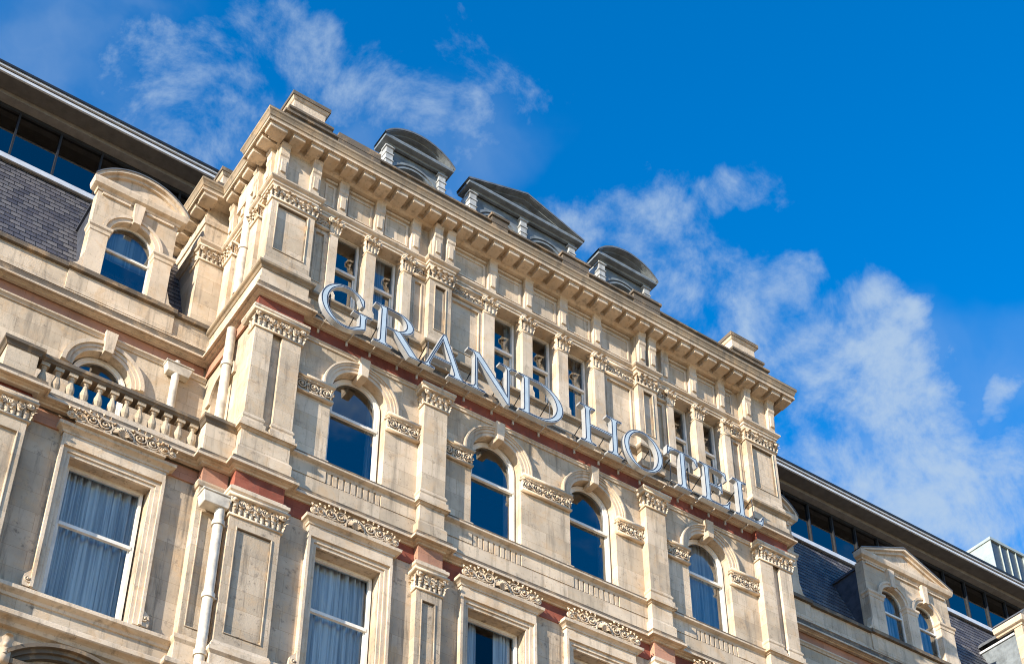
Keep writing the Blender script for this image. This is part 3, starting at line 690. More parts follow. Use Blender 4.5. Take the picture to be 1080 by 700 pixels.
# --- attic piers and pilasters
ATP = [((7.98, 9.0), (8.13, 8.83, 26.1, 27.47)), ((11.93, 12.51), (12.08, 12.35, 26.05, 27.42))]
for (x0, x1), pn in ATP:
    for q in (0, 1):
        a, c = (x0, x1) if q == 0 else (mx_(x1), mx_(x0)); p = pn if q == 0 else (mx_(pn[1]), mx_(pn[0]), pn[2], pn[3])
        pilaster(a, c, PY, 25.55, 27.58, YA + .05 if x0 > 9 else 20.9, p, 'attic_pier', pr=.06)
        b = MB(); b.sweep([(a, 20.8), (a, PY), (c, PY), (c, 20.8)], [(0, 25.55), (.04, 25.55), (.04, 25.72), (.015, 25.76), (0, 25.76)]); part('attic_base', b, M['trim'])
C_AP = capital_mesh(1.02, .34, .08, .25, 1, 14); C_AM = capital_mesh(.58, .34, .08, .2, 1, 15)
for x, me in ((8.49, C_AP), (mx_(8.49), C_AP), (12.22, C_AM), (mx_(12.22), C_AM)): put('capital', me, H, (x, PY, 27.57))
# columns between the attic windows
def column_mesh(wd):
    b = MB(); h = wd / 2; b.box(-h, h, 0, .22, .22, 1.98); b.box(-h - .03, h + .03, -.03, .22, 0, .16); b.box(-h - .015, h + .015, -.015, .22, .16, .22)
    return b.mesh('window_column', M['trim'])
def corinth_mesh(wd):
    b = MB(); h = wd / 2; H_ = .42
    b.box(-h, h, 0, .2, 0, H_ * .86); b.box(-h - .02, h + .02, -.02, .2, -.03, .0); b.box(-h - .06, h + .06, -.07, .2, H_ * .88, H_)
    for r in range(2):
        for i in range(2 if r else 3): b.leaf((-h + wd * (i + .5) / (2 if r else 3), -.005 - .02 * r, .02 + .15 * r), (1, 0, 0), (0, -1, 0), wd / 2.2, .2, .10 + .03 * r)
        for sx in (-1, 1): b.leaf((sx * h, .09, .02 + .15 * r), (0, 1, 0), (sx, 0, 0), .15, .2, .09); b.leaf((sx * h, -.0, .04 + .15 * r), (.7, -.7 * sx, 0), (sx * .7, -.7, 0), .1, .2, .12)
    for sx in (-1, 1): b.spiral(sx * (h + .02), -.06, H_ * .74, .07, 1.4, .02, -sx, pi / 2); b.spiral(sx * h * .35, -.05, H_ * .78, .05, 1.2, .016, sx, pi / 2)
    return b.mesh('column_capital', M['carved'], True)
COLM = {}
for xc, wd in ((XC - 4.725, .24), (XC - 3.79, .21), (XC - .515, .28), (XC - 1.59, .30), (XC - 5.66, .20)):
    for s_ in (0, 1):
        x = xc if s_ == 0 else mx_(xc); k = round(wd, 2)
        if k not in COLM: COLM[k] = (column_mesh(wd), corinth_mesh(wd))
        put('window_column', COLM[k][0], H, (x, YA - .07, 25.56)); put('column_capital', COLM[k][1], H, (x, YA - .07, 27.54))
# panels flanking the attic windows
FRZ = {}
def side_panel(x0, x1, zt=27.56, fr=True):
    b = MB(); y = YA - .01
    b.wall((x0, x1, 25.56, zt), [rect(x0 + .11, x1 - .11, 25.95, zt - .12)], y, .045, back=True); t = .02
    a, c, d, e = x0 + .11, x1 - .11, 25.95, zt - .12
    for q in ((a - t, a, d - t, e + t), (c, c + t, d - t, e + t), (a, c, e, e + t), (a, c, d - t, d)): b.box(q[0], q[1], y - .015, y - .002, q[2], q[3])
    part('attic_panel', b, M['stone'])
    wd = x1 - x0
    if fr:
        k = round(wd, 2)
        if k not in FRZ: FRZ[k] = scroll_frieze_mesh(wd - .04, .30, .08, int(wd * 100), yb=.08)
        put('carved_frieze', FRZ[k], H, ((x0 + x1) / 2, y - .02, zt + .05))
for x0, x1 in ((9.02, 9.44), (11.53, 11.92), (12.52, 13.46)):
    side_panel(x0, x1); side_panel(mx_(x1), mx_(x0))
# architrave over the attic windows, frieze, brackets
pf = [(8.0, 23.0), (8.0, 20.92), (7.97, 20.92), (7.97, PY), (9.02, PY), (9.02, YA - .03), (11.92, YA - .03), (11.92, PY), (12.52, PY), (12.52, YA - .03)]
pf = pf + [(mx_(x), y) for x, y in reversed(pf)]
b = MB(); b.sweep(pf, [(-.30, 27.965), (.03, 27.965), (.03, 28.03), (.06, 28.04), (.06, 28.10), (.10, 28.12), (.13, 28.15), (.13, 28.19), (.10, 28.21), (0, 28.22)]); part('architrave', b, M['trim'])
b = MB()
PF = [(-.1, 28.21), (0, 28.21), (0, 29.30), (-.1, 29.30)]
b.sweep(pf, PF); part('frieze', b, M['stone'])
b = MB()
def fpanel(x0, x1, y):
    for q in ((x0, x0 + .05, 28.36, 29.05), (x1 - .05, x1, 28.36, 29.05), (x0 + .05, x1 - .05, 29.0, 29.05), (x0 + .05, x1 - .05, 28.36, 28.41)): b.box(q[0], q[1], y - .022, y - .001, q[2], q[3])
    b.box(x0 - .02, x1 + .02, y - .05, y - .001, 29.12, 29.18)
brk = [10.53 - 1.88, 10.53 - .94, 10.53, 10.53 + .94, 13.64, 14.68]
brx = [9.65, 10.60, 11.54, 13.66, 14.69]
ed = [9.06] + [9.65, 10.60, 11.54] + [11.88]
for i in range(4): fpanel(ed[i] + .17, ed[i + 1] - .17, YA - .03) if ed[i + 1] - ed[i] > .5 else None
for x0, x1 in ((12.62, 13.66 - .17), (13.66 + .17, 14.69 - .17)):
    fpanel(x0, x1, YA - .03)
vv = list(b.v); n0 = len(vv)
b.v += [(mx_(x), y, z) for x, y, z in vv]; fsx = list(b.f); b.f += [tuple(i + n0 for i in f) for f in fsx]; b.m += list(b.m)
fpanel(14.86, mx_(14.86), YA - .03)
part('frieze_panel', b, M['trim'])
def bracket_mesh(wd=.235):
    b = MB(); h = wd / 2
    prof = [(0, 0), (-.05, 0), (-.075, .03), (-.08, .10), (-.10, .30), (-.11, .62), (-.135, .66), (-.135, .74), (-.12, .76), (-.13, .93), (-.165, .97), (-.165, 1.06), (0, 1.06)]
    b.prism_x(prof, -h, h)
    b.box(-h * .55, h * .55, -.125, 0, .14, .52)
    me = b.mesh('bracket', M['trim']); return me
BR = bracket_mesh(); BRP = bracket_mesh(.225)
def brput(x, y, me=BR, rz=0): o = put('bracket', me, H, (x, y, 28.235), rz=rz); bevel(o, .008); return o
for x in brx: brput(x, YA - .03); brput(mx_(x), YA - .03)
for x in (8.09, 8.89, 12.05, 12.39): brput(x, PY, BRP); brput(mx_(x), PY, BRP)
for y in (20.72, 21.35, 21.95, 22.55): brput(7.99 if y < 20.9 else 8.0, y, BRP, -pi / 2)

# --- main cornice
pc = [(7.60, 27.0), (7.60, 23.05), (8.11, 23.05), (8.11, 20.83), (7.98, 20.83), (7.98, 20.5)]
pc = pc + [(mx_(x), y) for x, y in reversed(pc)]
b = MB(); b.sweep(pc, [(-.2, 29.22), (.0, 29.22), (.03, 29.24), (.05, 29.255), (.08, 29.26), (.085, 29.395), (.455, 29.40), (.46, 29.375), (.49, 29.375), (.49, 29.43), (-.2, 29.43)])
part('cornice', b, M['trim'])
b = MB(); b.sweep(pc, [(-.2, 29.432), (.475, 29.432), (.475, 29.50), (.495, 29.515), (.50, 29.56), (.525, 29.62), (.55, 29.65), (.55, 29.70), (-.2, 29.70)]); part('cornice_cyma', b, M['stone_dark'])
b = MB(); b.sweep(pc, [(-.3, 29.703), (.545, 29.703), (.545, 29.725), (.50, 29.74), (.14, 29.86), (-.3, 29.86)]); part('cornice_flashing', b, M['sooty'])
def modillion_mesh():
    b = MB(); b.prism_x([(0, -.02), (-.335, -.015), (-.345, 0), (-.345, .118), (0, .118)], -.145, .145); b.box(-.16, .16, -.37, 0, .085, .121); return b.mesh('modillion', M['trim'])
MOD = modillion_mesh()
for k in range(-2, 32): bevel(put('modillion', MOD, H, (8.70 + .4384 * k, 20.42, 29.275)), .005)
put('modillion', MOD, H, (22.68, 20.42, 29.275))
JR = random.Random(3)
for o in [q for q in COL.objects if q.name.startswith(('modillion', 'bracket', 'baluster'))]:
    o.rotation_euler.z += JR.uniform(-.02, .02); o.location.z += JR.uniform(-.006, .006); o.location.x += JR.uniform(-.008, .008)
def modret(x, y): bevel(put('modillion', MOD, H, (x, y, 29.275), rz=-pi / 2), .01)
for y in (20.22, 20.62, 21.06): modret(7.90, y)
for y in (21.58, 22.0, 22.38): modret(8.03, y)
for y in (22.75, 23.2, 23.65, 24.1, 24.55, 25.0): modret(7.52, y)
put('modillion', MOD, H, (7.33, 22.97, 29.275))
# parapet (blocking course), corner chimneys
b = MB(); b.box(8.0, mx_(8.0), 20.38, 20.72, 29.84, 30.36)
b.sweep([(8.0, 20.8), (8.0, 20.38), (mx_(8.0), 20.38), (mx_(8.0), 20.8)], [(-.1, 30.36), (.0, 30.36), (.05, 30.38), (.05, 30.44), (-.1, 30.47)])
part('parapet', b, M['sooty'])
for x0, x1 in ((9.3, 10.4), (13.50, 13.95), (15.6, 16.4), (17.83, 18.68)):
    b = MB(); b.box(x0, x1, 20.34, 20.74, 30.2, 30.60); b.box(x0 - .04, x1 + .04, 20.30, 20.78, 30.60, 30.68) if x0 > 13 else b.box(x0, x1, 20.36, 20.74, 30.47, 30.53); part('parapet_block', b, M['sooty'])
def chimney(x0, x1, y0, y1, z0, z1):
    b = MB(); b.sweep([(x0, y1), (x0, y0), (x1, y0), (x1, y1), (x0, y1)], [(-.02, z0 + .3), (0, z0 + .36), (0, z1 - .22), (.03, z1 - .2), (.07, z1 - .14)])
    t = part('parapet_chimney', b, M['trim'])
    b = MB(); b.box(x0 - .09, x1 + .09, y0 - .09, y1 + .09, z1 - .14, z1 - .02); b.box(x0 - .05, x1 + .05, y0 - .05, y1 + .05, z1 - .02, z1 + .02); b.sweep([(x0, y1), (x0, y0), (x1, y0), (x1, y1), (x0, y1)], [(.13, z0 - .3), (.13, z0 + .17), (.17, z0 + .2), (.17, z0 + .27), (.05, z0 + .33), (-.01, z0 + .34)])
    part('chimney_cap', b, M['sooty'], parent=t)
chimney(8.22, 9.02, 20.56, 21.5, 30.44, 31.40); chimney(mx_(9.02), mx_(8.22), 20.56, 21.5, 30.44, 31.40)
chimney(7.68, 8.5, 22.98, 23.55, 29.9, 30.86)
# wing blocks standing behind the pavilion's return
for q in (0, 1):
    X = (lambda x: x) if q == 0 else mx_
    b = MB(); xs = sorted((X(7.45), X(8.3))); b.box(xs[0], xs[1], 22.97, 27.0, 24.9, 29.3); part('attic_block', b, M['stone'])
    b = MB(); pp = [(7.45, 27), (7.45, 22.97), (8.08, 22.97)]
    if q: pp = [(mx_(x), y) for x, y in reversed(pp)]
    b.sweep(pp, [(-.05, 28.04), (.03, 28.04), (.05, 28.10), (.10, 28.16), (.10, 28.22), (0, 28.26)]); b.sweep(pp, [(-.05, 28.80), (.03, 28.80), (.06, 28.9), (.06, 28.96), (0, 29.0)])
    b.sweep(pp, [(-.05, 25.3), (.04, 25.3), (.04, 25.42), (.0, 25.46)])
    part('block_moulding', b, M['trim'])
    put('capital', C_BL if q else capital_mesh(.66, .42, .09, .5, 1, 21), H, (X(7.78), 22.97, 27.62))
    if not q: C_BL = [o for o in COL.objects if o.name.startswith('capital')][-1].data
# return pilasters with capitals
C_R = capital_mesh(.42, .36, .08, .1, 1, 23)
for y in (21.35, 22.62):
    b = MB(); b.box(7.98, 8.09, y - .2, y + .2, 25.55, 27.6); part('return_pilaster', b, M['stone']); put('capital', C_R, H, (7.98, y, 27.58), rz=-pi / 2)

# --- pavilion roof and its grey dormers
b = MB(); b.quad((8.2, 20.75, 30.2), (mx_(8.2), 20.75, 30.2), (mx_(8.2), 22.3, 31.6), (8.2, 22.3, 31.6)); b.quad((8.2, 22.3, 31.6), (mx_(8.2), 22.3, 31.6), (mx_(8.2), 34, 31.9), (8.2, 34, 31.9))
for x in (8.2, mx_(8.2)): b.add([(x, 20.75, 30.2), (x, 22.3, 31.6), (x, 34, 31.9), (x, 34, 29.5), (x, 20.75, 29.5)], [(0, 1, 2, 3, 4)])
part('pavilion_roof', b, M['slate'])
def grey_dormer(cx, hw, shape, pil):
    yf = 21.50; zc = 32.70; rise = .52 if shape == 'arc' else .62
    body = MB(); bh = hw - .22
    holes = [(cx, .62)] if len(pil) == 2 else [(cx - .76, .58), (cx + .76, .58)]
    body.wall((cx - bh, cx + bh, 29.9, zc), [archpoly(h, r, 30.3, 31.62) for h, r in holes], yf, .18)
    for s_ in (-1, 1): body.quad((cx + s_ * (bh - .05), yf, 29.9), (cx + s_ * (bh - .05), 24.2, 29.9), (cx + s_ * (bh - .05), 24.2, zc), (cx + s_ * (bh - .05), yf, zc))
    d = part('grey_dormer', body, M['grey'])
    a = MB()
    for h, r in holes:
        a.arch_ring(h, 31.62, r, r + .07, yf - .03, yf + .01); a.arch_ring(h, 31.62, r + .10, r + .17, yf - .05, yf + .01)
    part('dormer_archivolt', a, M['grey'], parent=d)
    for h, r in holes:
        w_ = arch_frame(h, r - .005, 30.3, 31.62, yf + .12, .05, .06); w_.box(h - .02, h + .02, yf + .11, yf + .16, 30.3, 31.62 + r - .05); part('dormer_window', w_, M['grey'], parent=d)
        gq = MB(); pl = archpoly(h, r - .02, 30.3, 31.62); gq.add([(p[0], yf + .15, p[1]) for p in pl], [tuple(range(len(pl)))]); part('dormer_glass', gq, M['bandglass'], parent=d)
        rb = MB(); rb.box(h - r - .1, h + r + .1, yf + .6, yf + .65, 30.0, 32.4); part('dormer_dark_backing', rb, M['dark'], parent=d)  # dark sheet added behind the glass to stand for the unlit room
    p = MB()
    for x in pil:
        p.box(x - .10, x + .10, yf - .10, yf + (.34 if x in (pil[0], pil[-1]) else .02), 30.0, zc - .07)
        for z, e, t in ((32.54, .035, .05), (32.30, .022, .045), (32.08, .02, .03)): p.box(x - .10 - e, x + .10 + e, yf - .10 - e, yf + .1, z, z + t)
    bevel(part('dormer_pilaster', p, M['offwhite'], parent=d), .006)
    c = MB()                                            # horizontal cornice, then the pediment's raking one
    c.sweep([(cx - bh, yf + .28), (cx - bh, yf - .06), (cx + bh, yf - .06), (cx + bh, yf + .28)], [(-.02, zc - .08), (.05, zc - .08), (.07, zc - .03), (.17, zc - .025), (.21, zc - .02), (.22, zc + .03), (.20, zc + .10), (-.02, zc + .11)])
    part('dormer_cornice', c, M['grey'], parent=d)
    r_ = MB(); n = 20 if shape == 'arc' else 2; top = []
    for i in range(n + 1):
        t = -1 + 2 * i / n
        if shape == 'arc':
            R_ = (hw * hw + rise * rise) / (2 * rise); zz = sqrt(max(0, R_ * R_ - (t * hw) ** 2)) - (R_ - rise)
        else: zz = rise * (1 - abs(t))
        top.append((cx + t * hw, zc + .09 + zz))
    tym = [(cx + (x - cx) * .90, zc + .1 + (z - zc - .1) * .84) for x, z in top]
    r_.add([(x, yf - .02, z) for x, z in tym], [tuple(range(len(tym)))]); part('dormer_tympanum', r_, M['grey'], parent=d)
    k = MB()
    lo = [(cx + (x - cx) * .90, zc + .10 + (z - zc - .12) * .86) for x, z in top]
    mid = [(cx + (x - cx) * .96, zc + .11 + (z - zc - .12) * .93) for x, z in top]
    for A, B, y in ((lo, mid, yf - .15), (mid, top, yf - .28)):
        vs = [(x, y, z) for x, z in A] + [(x, y, z) for x, z in B] + [(x, yf + .05, z) for x, z in A] + [(x, yf + .05, z) for x, z in B]; m = len(A)
        k.add(vs, [(i, i + 1, i + 1 + m, i + m) for i in range(m - 1)] + [(i, i + 2 * m, i + 1 + 2 * m, i + 1) for i in range(m - 1)] + [(i + m, i + 1 + m, i + 1 + 3 * m, i + 3 * m) for i in range(m - 1)])
    part('dormer_pediment', k, M['grey'], parent=d)
    rf = MB(); m = len(top); vs = []
    for y, dz in ((yf - .31, .025), (yf + .30, .025), (yf - .31, -.035), (yf + .30, -.035)): vs += [(cx + (x - cx) * 1.015, y, z + dz) for x, z in top]
    rf.add(vs, [(i, i + 1, i + 1 + m, i + m) for i in range(m - 1)] + [(i + 2 * m, i + 1 + 2 * m, i + 1, i) for i in range(m - 1)] + [(i + 2 * m, i + 3 * m, i + 1 + 3 * m, i + 1 + 2 * m) for i in range(m - 1)])
    b2 = [(cx + (x - cx) * .80, z - .12) for x, z in top]; vs = [(x, yf + .02, z) for x, z in b2] + [(x, 24.4, z) for x, z in b2]
    rf.add(vs, [(i, i + 1, i + 1 + m, i + m) for i in range(m - 1)] + [tuple(range(m)), tuple(range(m, 2 * m))]); part('dormer_roof', rf, M['greydark'], parent=d)
grey_dormer(11.93, 1.0, 'arc', [11.17, 12.69]); grey_dormer(15.17, 1.79, 'tri', [13.62, 15.17, 16.72]); grey_dormer(18.47, 1.0, 'arc', [17.71, 19.23])

# --- wings: parapet gutter, slate mansard, dormers, glazed storey, eaves
for q in (0, 1):
    x0, x1 = (x_end, 8.1) if q == 0 else (mx_(8.1), 48)
    b = MB(); b.box(x0, x1, 22.93, 23.12, 24.9, 25.55); b.sweep([(x0, 22.93), (x1, 22.93)], [(-.02, 24.95), (.04, 24.95), (.03, 25.02), (0, 25.05)]); part('parapet_wall', b, M['stone'])
    b = MB(); b.box(x0, x1, 22.84, 23.3, 25.55, 25.66); part('parapet_gutter', b, M['sooty'])
    b = MB(); y0, z0, y1, z1 = 23.26, 25.66, 25.0, 30.12; n = int((z1 - z0) / SL_ROW) + 1
    for i in range(n):
        za = z0 + SL_ROW * i; zb = min(z1, za + SL_ROW); f = (y1 - y0) / (z1 - z0); ya = y0 + (za - z0) * f; yb = y0 + (zb - z0) * f
        b.quad((x0, ya - .012, za), (x1, ya - .012, za), (x1, yb, zb), (x0, yb, zb)); b.quad((x0, ya, za), (x1, ya, za), (x1, ya - .012, za), (x0, ya - .012, za))
    part('slate_mansard', b, M['slate'])
    b = MB(); b.box(x0, x1, 24.86, 25.15, 30.06, 30.18); b.box(x0, x1, 24.83, 24.86, 30.00, 30.14); part('glazing_sill', b, M['alu'])
    b = MB(); b.box(x0, x1, 25.05, 25.06, 30.18, 31.86); gl = part('rooftop_glazing', b, M['bandglass'])
    b = MB(); xx = 3.31 - 12 * 1.01 if q == 0 else 28.5 - 6 * 1.02
    while xx < x1:
        if xx > x0: b.box(xx - .022, xx + .022, 24.98, 25.12, 30.18, 31.86)
        xx += 1.01 if q == 0 else 1.02
    b.box(x0, x1, 24.99, 25.12, 31.80, 31.90); part('glazing_mullion', b, M['dark'], parent=gl)
    b = MB()
    for i in range(int((x1 - x0) / .9)):
        if (i * 7 + q) % 3 == 0: curtain(b, x0 + i * .9, x0 + i * .9 + .5, 30.2, 31.8, 25.3, 4, seed=i)
    part('glazing_curtain', b, M['curtain'], True, parent=gl)
    b = MB(); b.box(x0, x1, 24.75, 25.3, 31.90, 32.12); part('eave_beam', b, M['soffit2'])
    b = MB(); b.box(x0, x1, 24.31, 24.75, 32.03, 32.14); part('eave_soffit', b, M['soffit'])
    b = MB(); b.box(x0, x1, 24.26, 24.31, 32.02, 32.10); b.box(x0, x1, 24.22, 24.31, 32.15, 32.21); eb = part('eave_edge', b, M['alu'])
    b = MB(); b.box(x0, x1, 24.275, 24.31, 32.10, 32.15); b.box(x0, x1, 24.19, 34, 32.21, 32.28); part('eave_roof', b, M['dark'])
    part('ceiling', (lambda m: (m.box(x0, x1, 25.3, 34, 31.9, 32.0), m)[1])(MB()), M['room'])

def wing_dormer(cx, shape, arches, hb, seed, yf=23.0, hd=.16, ck_m='navy'):
    # hb: half width of the body; arches: list of (offset, half width)
    z0 = 25.66; zs = 27.20; zc = 28.28
    b = MB(); b.wall((cx - hb, cx + hb, z0, zc), [archpoly(cx + o, r, z0 + .03, zs) for o, r in arches], yf, .24)
    for s_ in (-1, 1): b.box(*sorted((cx + s_ * hb, cx + s_ * (hb - .12))), yf + .003, yf + .3, z0, zc)
    d = part('stone_dormer', b, M['stone'])
    ck = MB()
    for s_ in (-1, 1): ck.box(*sorted((cx + s_ * (hb - .02), cx + s_ * (hb - .14))), yf + .28, 25.2, z0, zc - .2)
    part('dormer_cheek', ck, M[ck_m], parent=d)
    t = MB(); t.box(cx - hb - .03, cx + hb + .03, yf + .31, 25.4, zc - .2, zc - .13); part('dormer_flat', t, M['navy' if ck_m == 'navy' else 'alu'], parent=d)  # pale variant stands for a sunlit lead edge
    m_ = MB(); ed = [-hb] + [v for o, r in arches for v in (o - r, o + r)] + [hb]
    for i in range(0, len(ed), 2):                      # jamb pilasters, their caps
        a, c = cx + ed[i], cx + ed[i + 1]
        m_.box(a + .004, c - .004, yf - .05, yf + .0, z0, zs - .2)
        m_.sweep([(a, yf + .2), (a, yf - .05), (c, yf - .05), (c, yf + .2)], [(0, zs - .22), (.02, zs - .2), (.025, zs - .12), (.06, zs - .08), (.06, zs - .01), (0, zs + .02)])
    for s_ in (-1, 1):                                  # scrolled feet
        x = cx + s_ * hb; m_.prism_y([(x, z0), (x + s_ * .26, z0), (x + s_ * .24, z0 + .14), (x + s_ * .10, z0 + .24), (x + s_ * .03, z0 + .5), (x, z0 + .6)], yf - .04, yf + .14)
    part('dormer_pilaster', m_, M['trim'], parent=d)
    k = MB()
    for o, r in arches:
        for r0, r1, dd in ((r, r + .10, .035), (r + .10, r + .17, .065)): k.arch_ring(cx + o, zs, r0, r1, yf - dd, yf + .01)
        k.prism_y([(cx + o - .08, zs + r - .03), (cx + o + .08, zs + r - .03), (cx + o + .12, zc), (cx + o - .12, zc)], yf - .12, yf + .2)
    gaps = ([-hb + .1] + [v for o, r in arches for v in (o - .19, o + .19)] + [hb - .1])
    for i in range(0, len(gaps), 2): k.box(cx + gaps[i], cx + gaps[i + 1], yf - .05, yf - .002, zc - .10, zc - .04) if gaps[i + 1] - gaps[i] > .2 else None
    part('dormer_archivolt', k, M['trim'], parent=d)
    hw = hb + .17; c = MB()
    c.sweep([(cx - hb, yf + hd), (cx - hb, yf), (cx + hb, yf), (cx + hb, yf + hd)], [(-.05, zc), (.03, zc), (.05, zc + .05), (.10, zc + .07), (.14, zc + .09), (.17, zc + .20), (.17, zc + .26), (-.05, zc + .28)])
    part('dormer_cornice', c, M['trim'], parent=d)
    n = 22 if shape == 'arc' else 2; rise = .60 if shape == 'arc' else .80; top = []
    for i in range(n + 1):
        tt = -1 + 2 * i / n
        if shape == 'arc': R_ = (hw * hw + rise * rise) / (2 * rise); zz = sqrt(max(0, R_ * R_ - (tt * hw) ** 2)) - (R_ - rise)
        else: zz = rise * (1 - abs(tt))
        top.append((cx + tt * hw, zc + .27 + zz))
    lo = [(cx + (x - cx) * .84, zc + .25 + (z - zc - .27) * .76) for x, z in top]; ty = MB()
    ty.add([(x, yf - .02, z) for x, z in lo], [tuple(range(len(lo)))]); part('dormer_tympanum', ty, M['trim'], parent=d)
    rk = MB(); mid = [(cx + (x - cx) * .93, zc + .26 + (z - zc - .27) * .89) for x, z in top]; m = len(top)
    for A, B, y in ((lo, mid, yf - .09), (mid, top, yf - .17)):
        vs = [(x, y, z) for x, z in A] + [(x, y, z) for x, z in B] + [(x, yf + .1, z) for x, z in A] + [(x, yf + .1, z) for x, z in B]
        rk.add(vs, [(i, i + 1, i + 1 + m, i + m) for i in range(m - 1)] + [(i, i + 2 * m, i + 1 + 2 * m, i + 1) for i in range(m - 1)])
    part('dormer_pediment', rk, M['trim'], parent=d)
    rf = MB(); vs = []
    for y, dz in ((yf - .19, .03), (yf + hd + .04, .03), (yf - .19, -.005), (yf + hd + .04, -.005)): vs += [(x, y, z + dz) for x, z in top]
    rf.add(vs, [(i, i + 1, i + 1 + m, i + m) for i in range(m - 1)] + [(i + 2 * m, i + 1 + 2 * m, i + 1, i) for i in range(m - 1)] + [(i + 2 * m, i + 3 * m, i + 1 + 3 * m, i + 1 + 2 * m) for i in range(m - 1)])
    b2 = [(cx + (x - cx) * .80, z - .16) for x, z in top]; vs = [(x, yf + .05, z) for x, z in b2] + [(x, 25.4, z) for x, z in b2]
    rf.add(vs, [(i, i + 1, i + 1 + m, i + m) for i in range(m - 1)] + [tuple(range(m)), tuple(range(m, 2 * m))]); part('dormer_roof', rf, M['greydark'], parent=d)
    for i, (o, r) in enumerate(arches):
        f = arch_frame(cx + o, r - .003, z0 + .03, zs, yf + .13, .04, .07); f.box(cx + o - r + .045, cx + o + r - .045, yf + .12, yf + .18, 26.78, 26.84); part('dormer_window', f, M['white'], parent=d)
        gq = MB(); pl = archpoly(cx + o, r - .02, z0 + .03, zs); gq.add([(p[0], yf + .165, p[1]) for p in pl], [tuple(range(len(pl)))]); part('dormer_glass', gq, M['glass'], parent=d)
        cu = MB()
        if len(arches) > 1: curtain(cu, cx + o - r, cx + o + r, z0, zs + r, yf + .40, 6, seed=seed + i)
        else: curtain(cu, cx + o - r, cx + o + r, 26.75, zs + r, yf + .36, 2, amp=.01, seed=seed)
        part('dormer_curtain', cu, M['curtain'], True, parent=d)
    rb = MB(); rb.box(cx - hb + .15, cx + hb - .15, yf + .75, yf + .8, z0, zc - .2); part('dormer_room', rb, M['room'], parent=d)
    pe = MB(); pe.box(cx - hb - .24, cx + hb + .24, yf - .115, 22.94, 25.0, 25.545); pe.box(cx - hb - .27, cx + hb + .27, yf - .20, 22.95, 25.553, 25.672, 1); part('dormer_pedestal', pe, [M['stone'], M['sooty']], parent=d)
wing_dormer(5.92, 'arc', [(0, .52)], .93, 51); wing_dormer(mx_(5.92), 'arc', [(0, .52)], .93, 53)
wing_dormer(29.97, 'tri', [(-.70, .48), (.70, .48)], 1.76, 55); wing_dormer(35.70, 'arc', [(0, .58)], 1.08, 57, 22.55, .95, 'grey')  # far dormer's paler cheek and flat carry sunlight on lead as colour

# --- wing arch over the terrace, archivolt, downpipes
b = MB()
for r0, r1, d in ((.62, .71, .035), (.71, .79, .06), (.79, .88, .10)): b.arch_ring(5.9, 23.28, r0, r1, WUP - d, WUP + .01)
part('archivolt', b, M['trim'])
b = MB(); b.prism_y([(5.81, 23.84), (5.99, 23.84), (6.03, 24.40), (5.77, 24.40)], WUP - .17, WUP + .1); part('keystone', b, M['trim'])
def pipe(pts, r, name='downpipe', collars=()):
    b = MB(); b.tube(pts, r, 12)
    for z in collars:
        for i in range(len(pts) - 1):
            p, q = Vector(pts[i]), Vector(pts[i + 1])
            if min(p.z, q.z) <= z <= max(p.z, q.z) and abs(p.z - q.z) > .01:
                t = (z - p.z) / (q.z - p.z); c = p.lerp(q, t); b.lathe([(r * 1.28, z - .05), (r * 1.28, z + .05)], c.x, c.y, 12); b.box(c.x - .02, c.x + .16, c.y - .015, c.y + .015, z - .012, z + .012)
    me = b
    o = part(name, me, M['pipe'], False); o.data.polygons.foreach_set('use_smooth', [True] * len(o.data.polygons)); o.modifiers.new('edge', 'EDGE_SPLIT').split_angle = radians(40); return o
def hopper(x0, x1, y0, y1, z0, z1, parent):
    b = MB(); b.box(x0, x1, y0, y1, z0, z1, 0, .05, .04); b.box(x0 - .02, x1 + .02, y0 - .02, y1, z1, z1 + .04); bevel(part('rainwater_hopper', b, M['pipe'], parent=parent), .01)
p = pipe([(7.82, 20.58, 0), (7.82, 20.58, 19.1)], .095, collars=(18.7, 17.1, 15.9, 14.5, 12)); hopper(7.41, 7.98, 20.42, 20.72, 19.02, 19.24, p)
p = pipe([(7.36, 22.98, 20.4), (7.36, 22.98, 24.05)], .085, collars=(22.8,)); hopper(7.10, 7.68, 22.86, 23.08, 24.03, 24.24, p)
b = MB(); b.tube([(7.36, 22.98, 24.2), (7.36, 22.98, 24.42)], .06, 10); part('downpipe', b, M['pipe'])
pipe([(7.93, 21.62, 25.58), (7.93, 21.62, 28.62)], .10, collars=(27.0,))
pipe([(7.93, 21.62, 20.9), (7.93, 21.62, 24.56)], .10, collars=(23.55,))
b = MB(); b.box(7.86, 8.05, 21.4, 22.2, 28.62, 29.2); part('pipe_box', b, M['trim'])

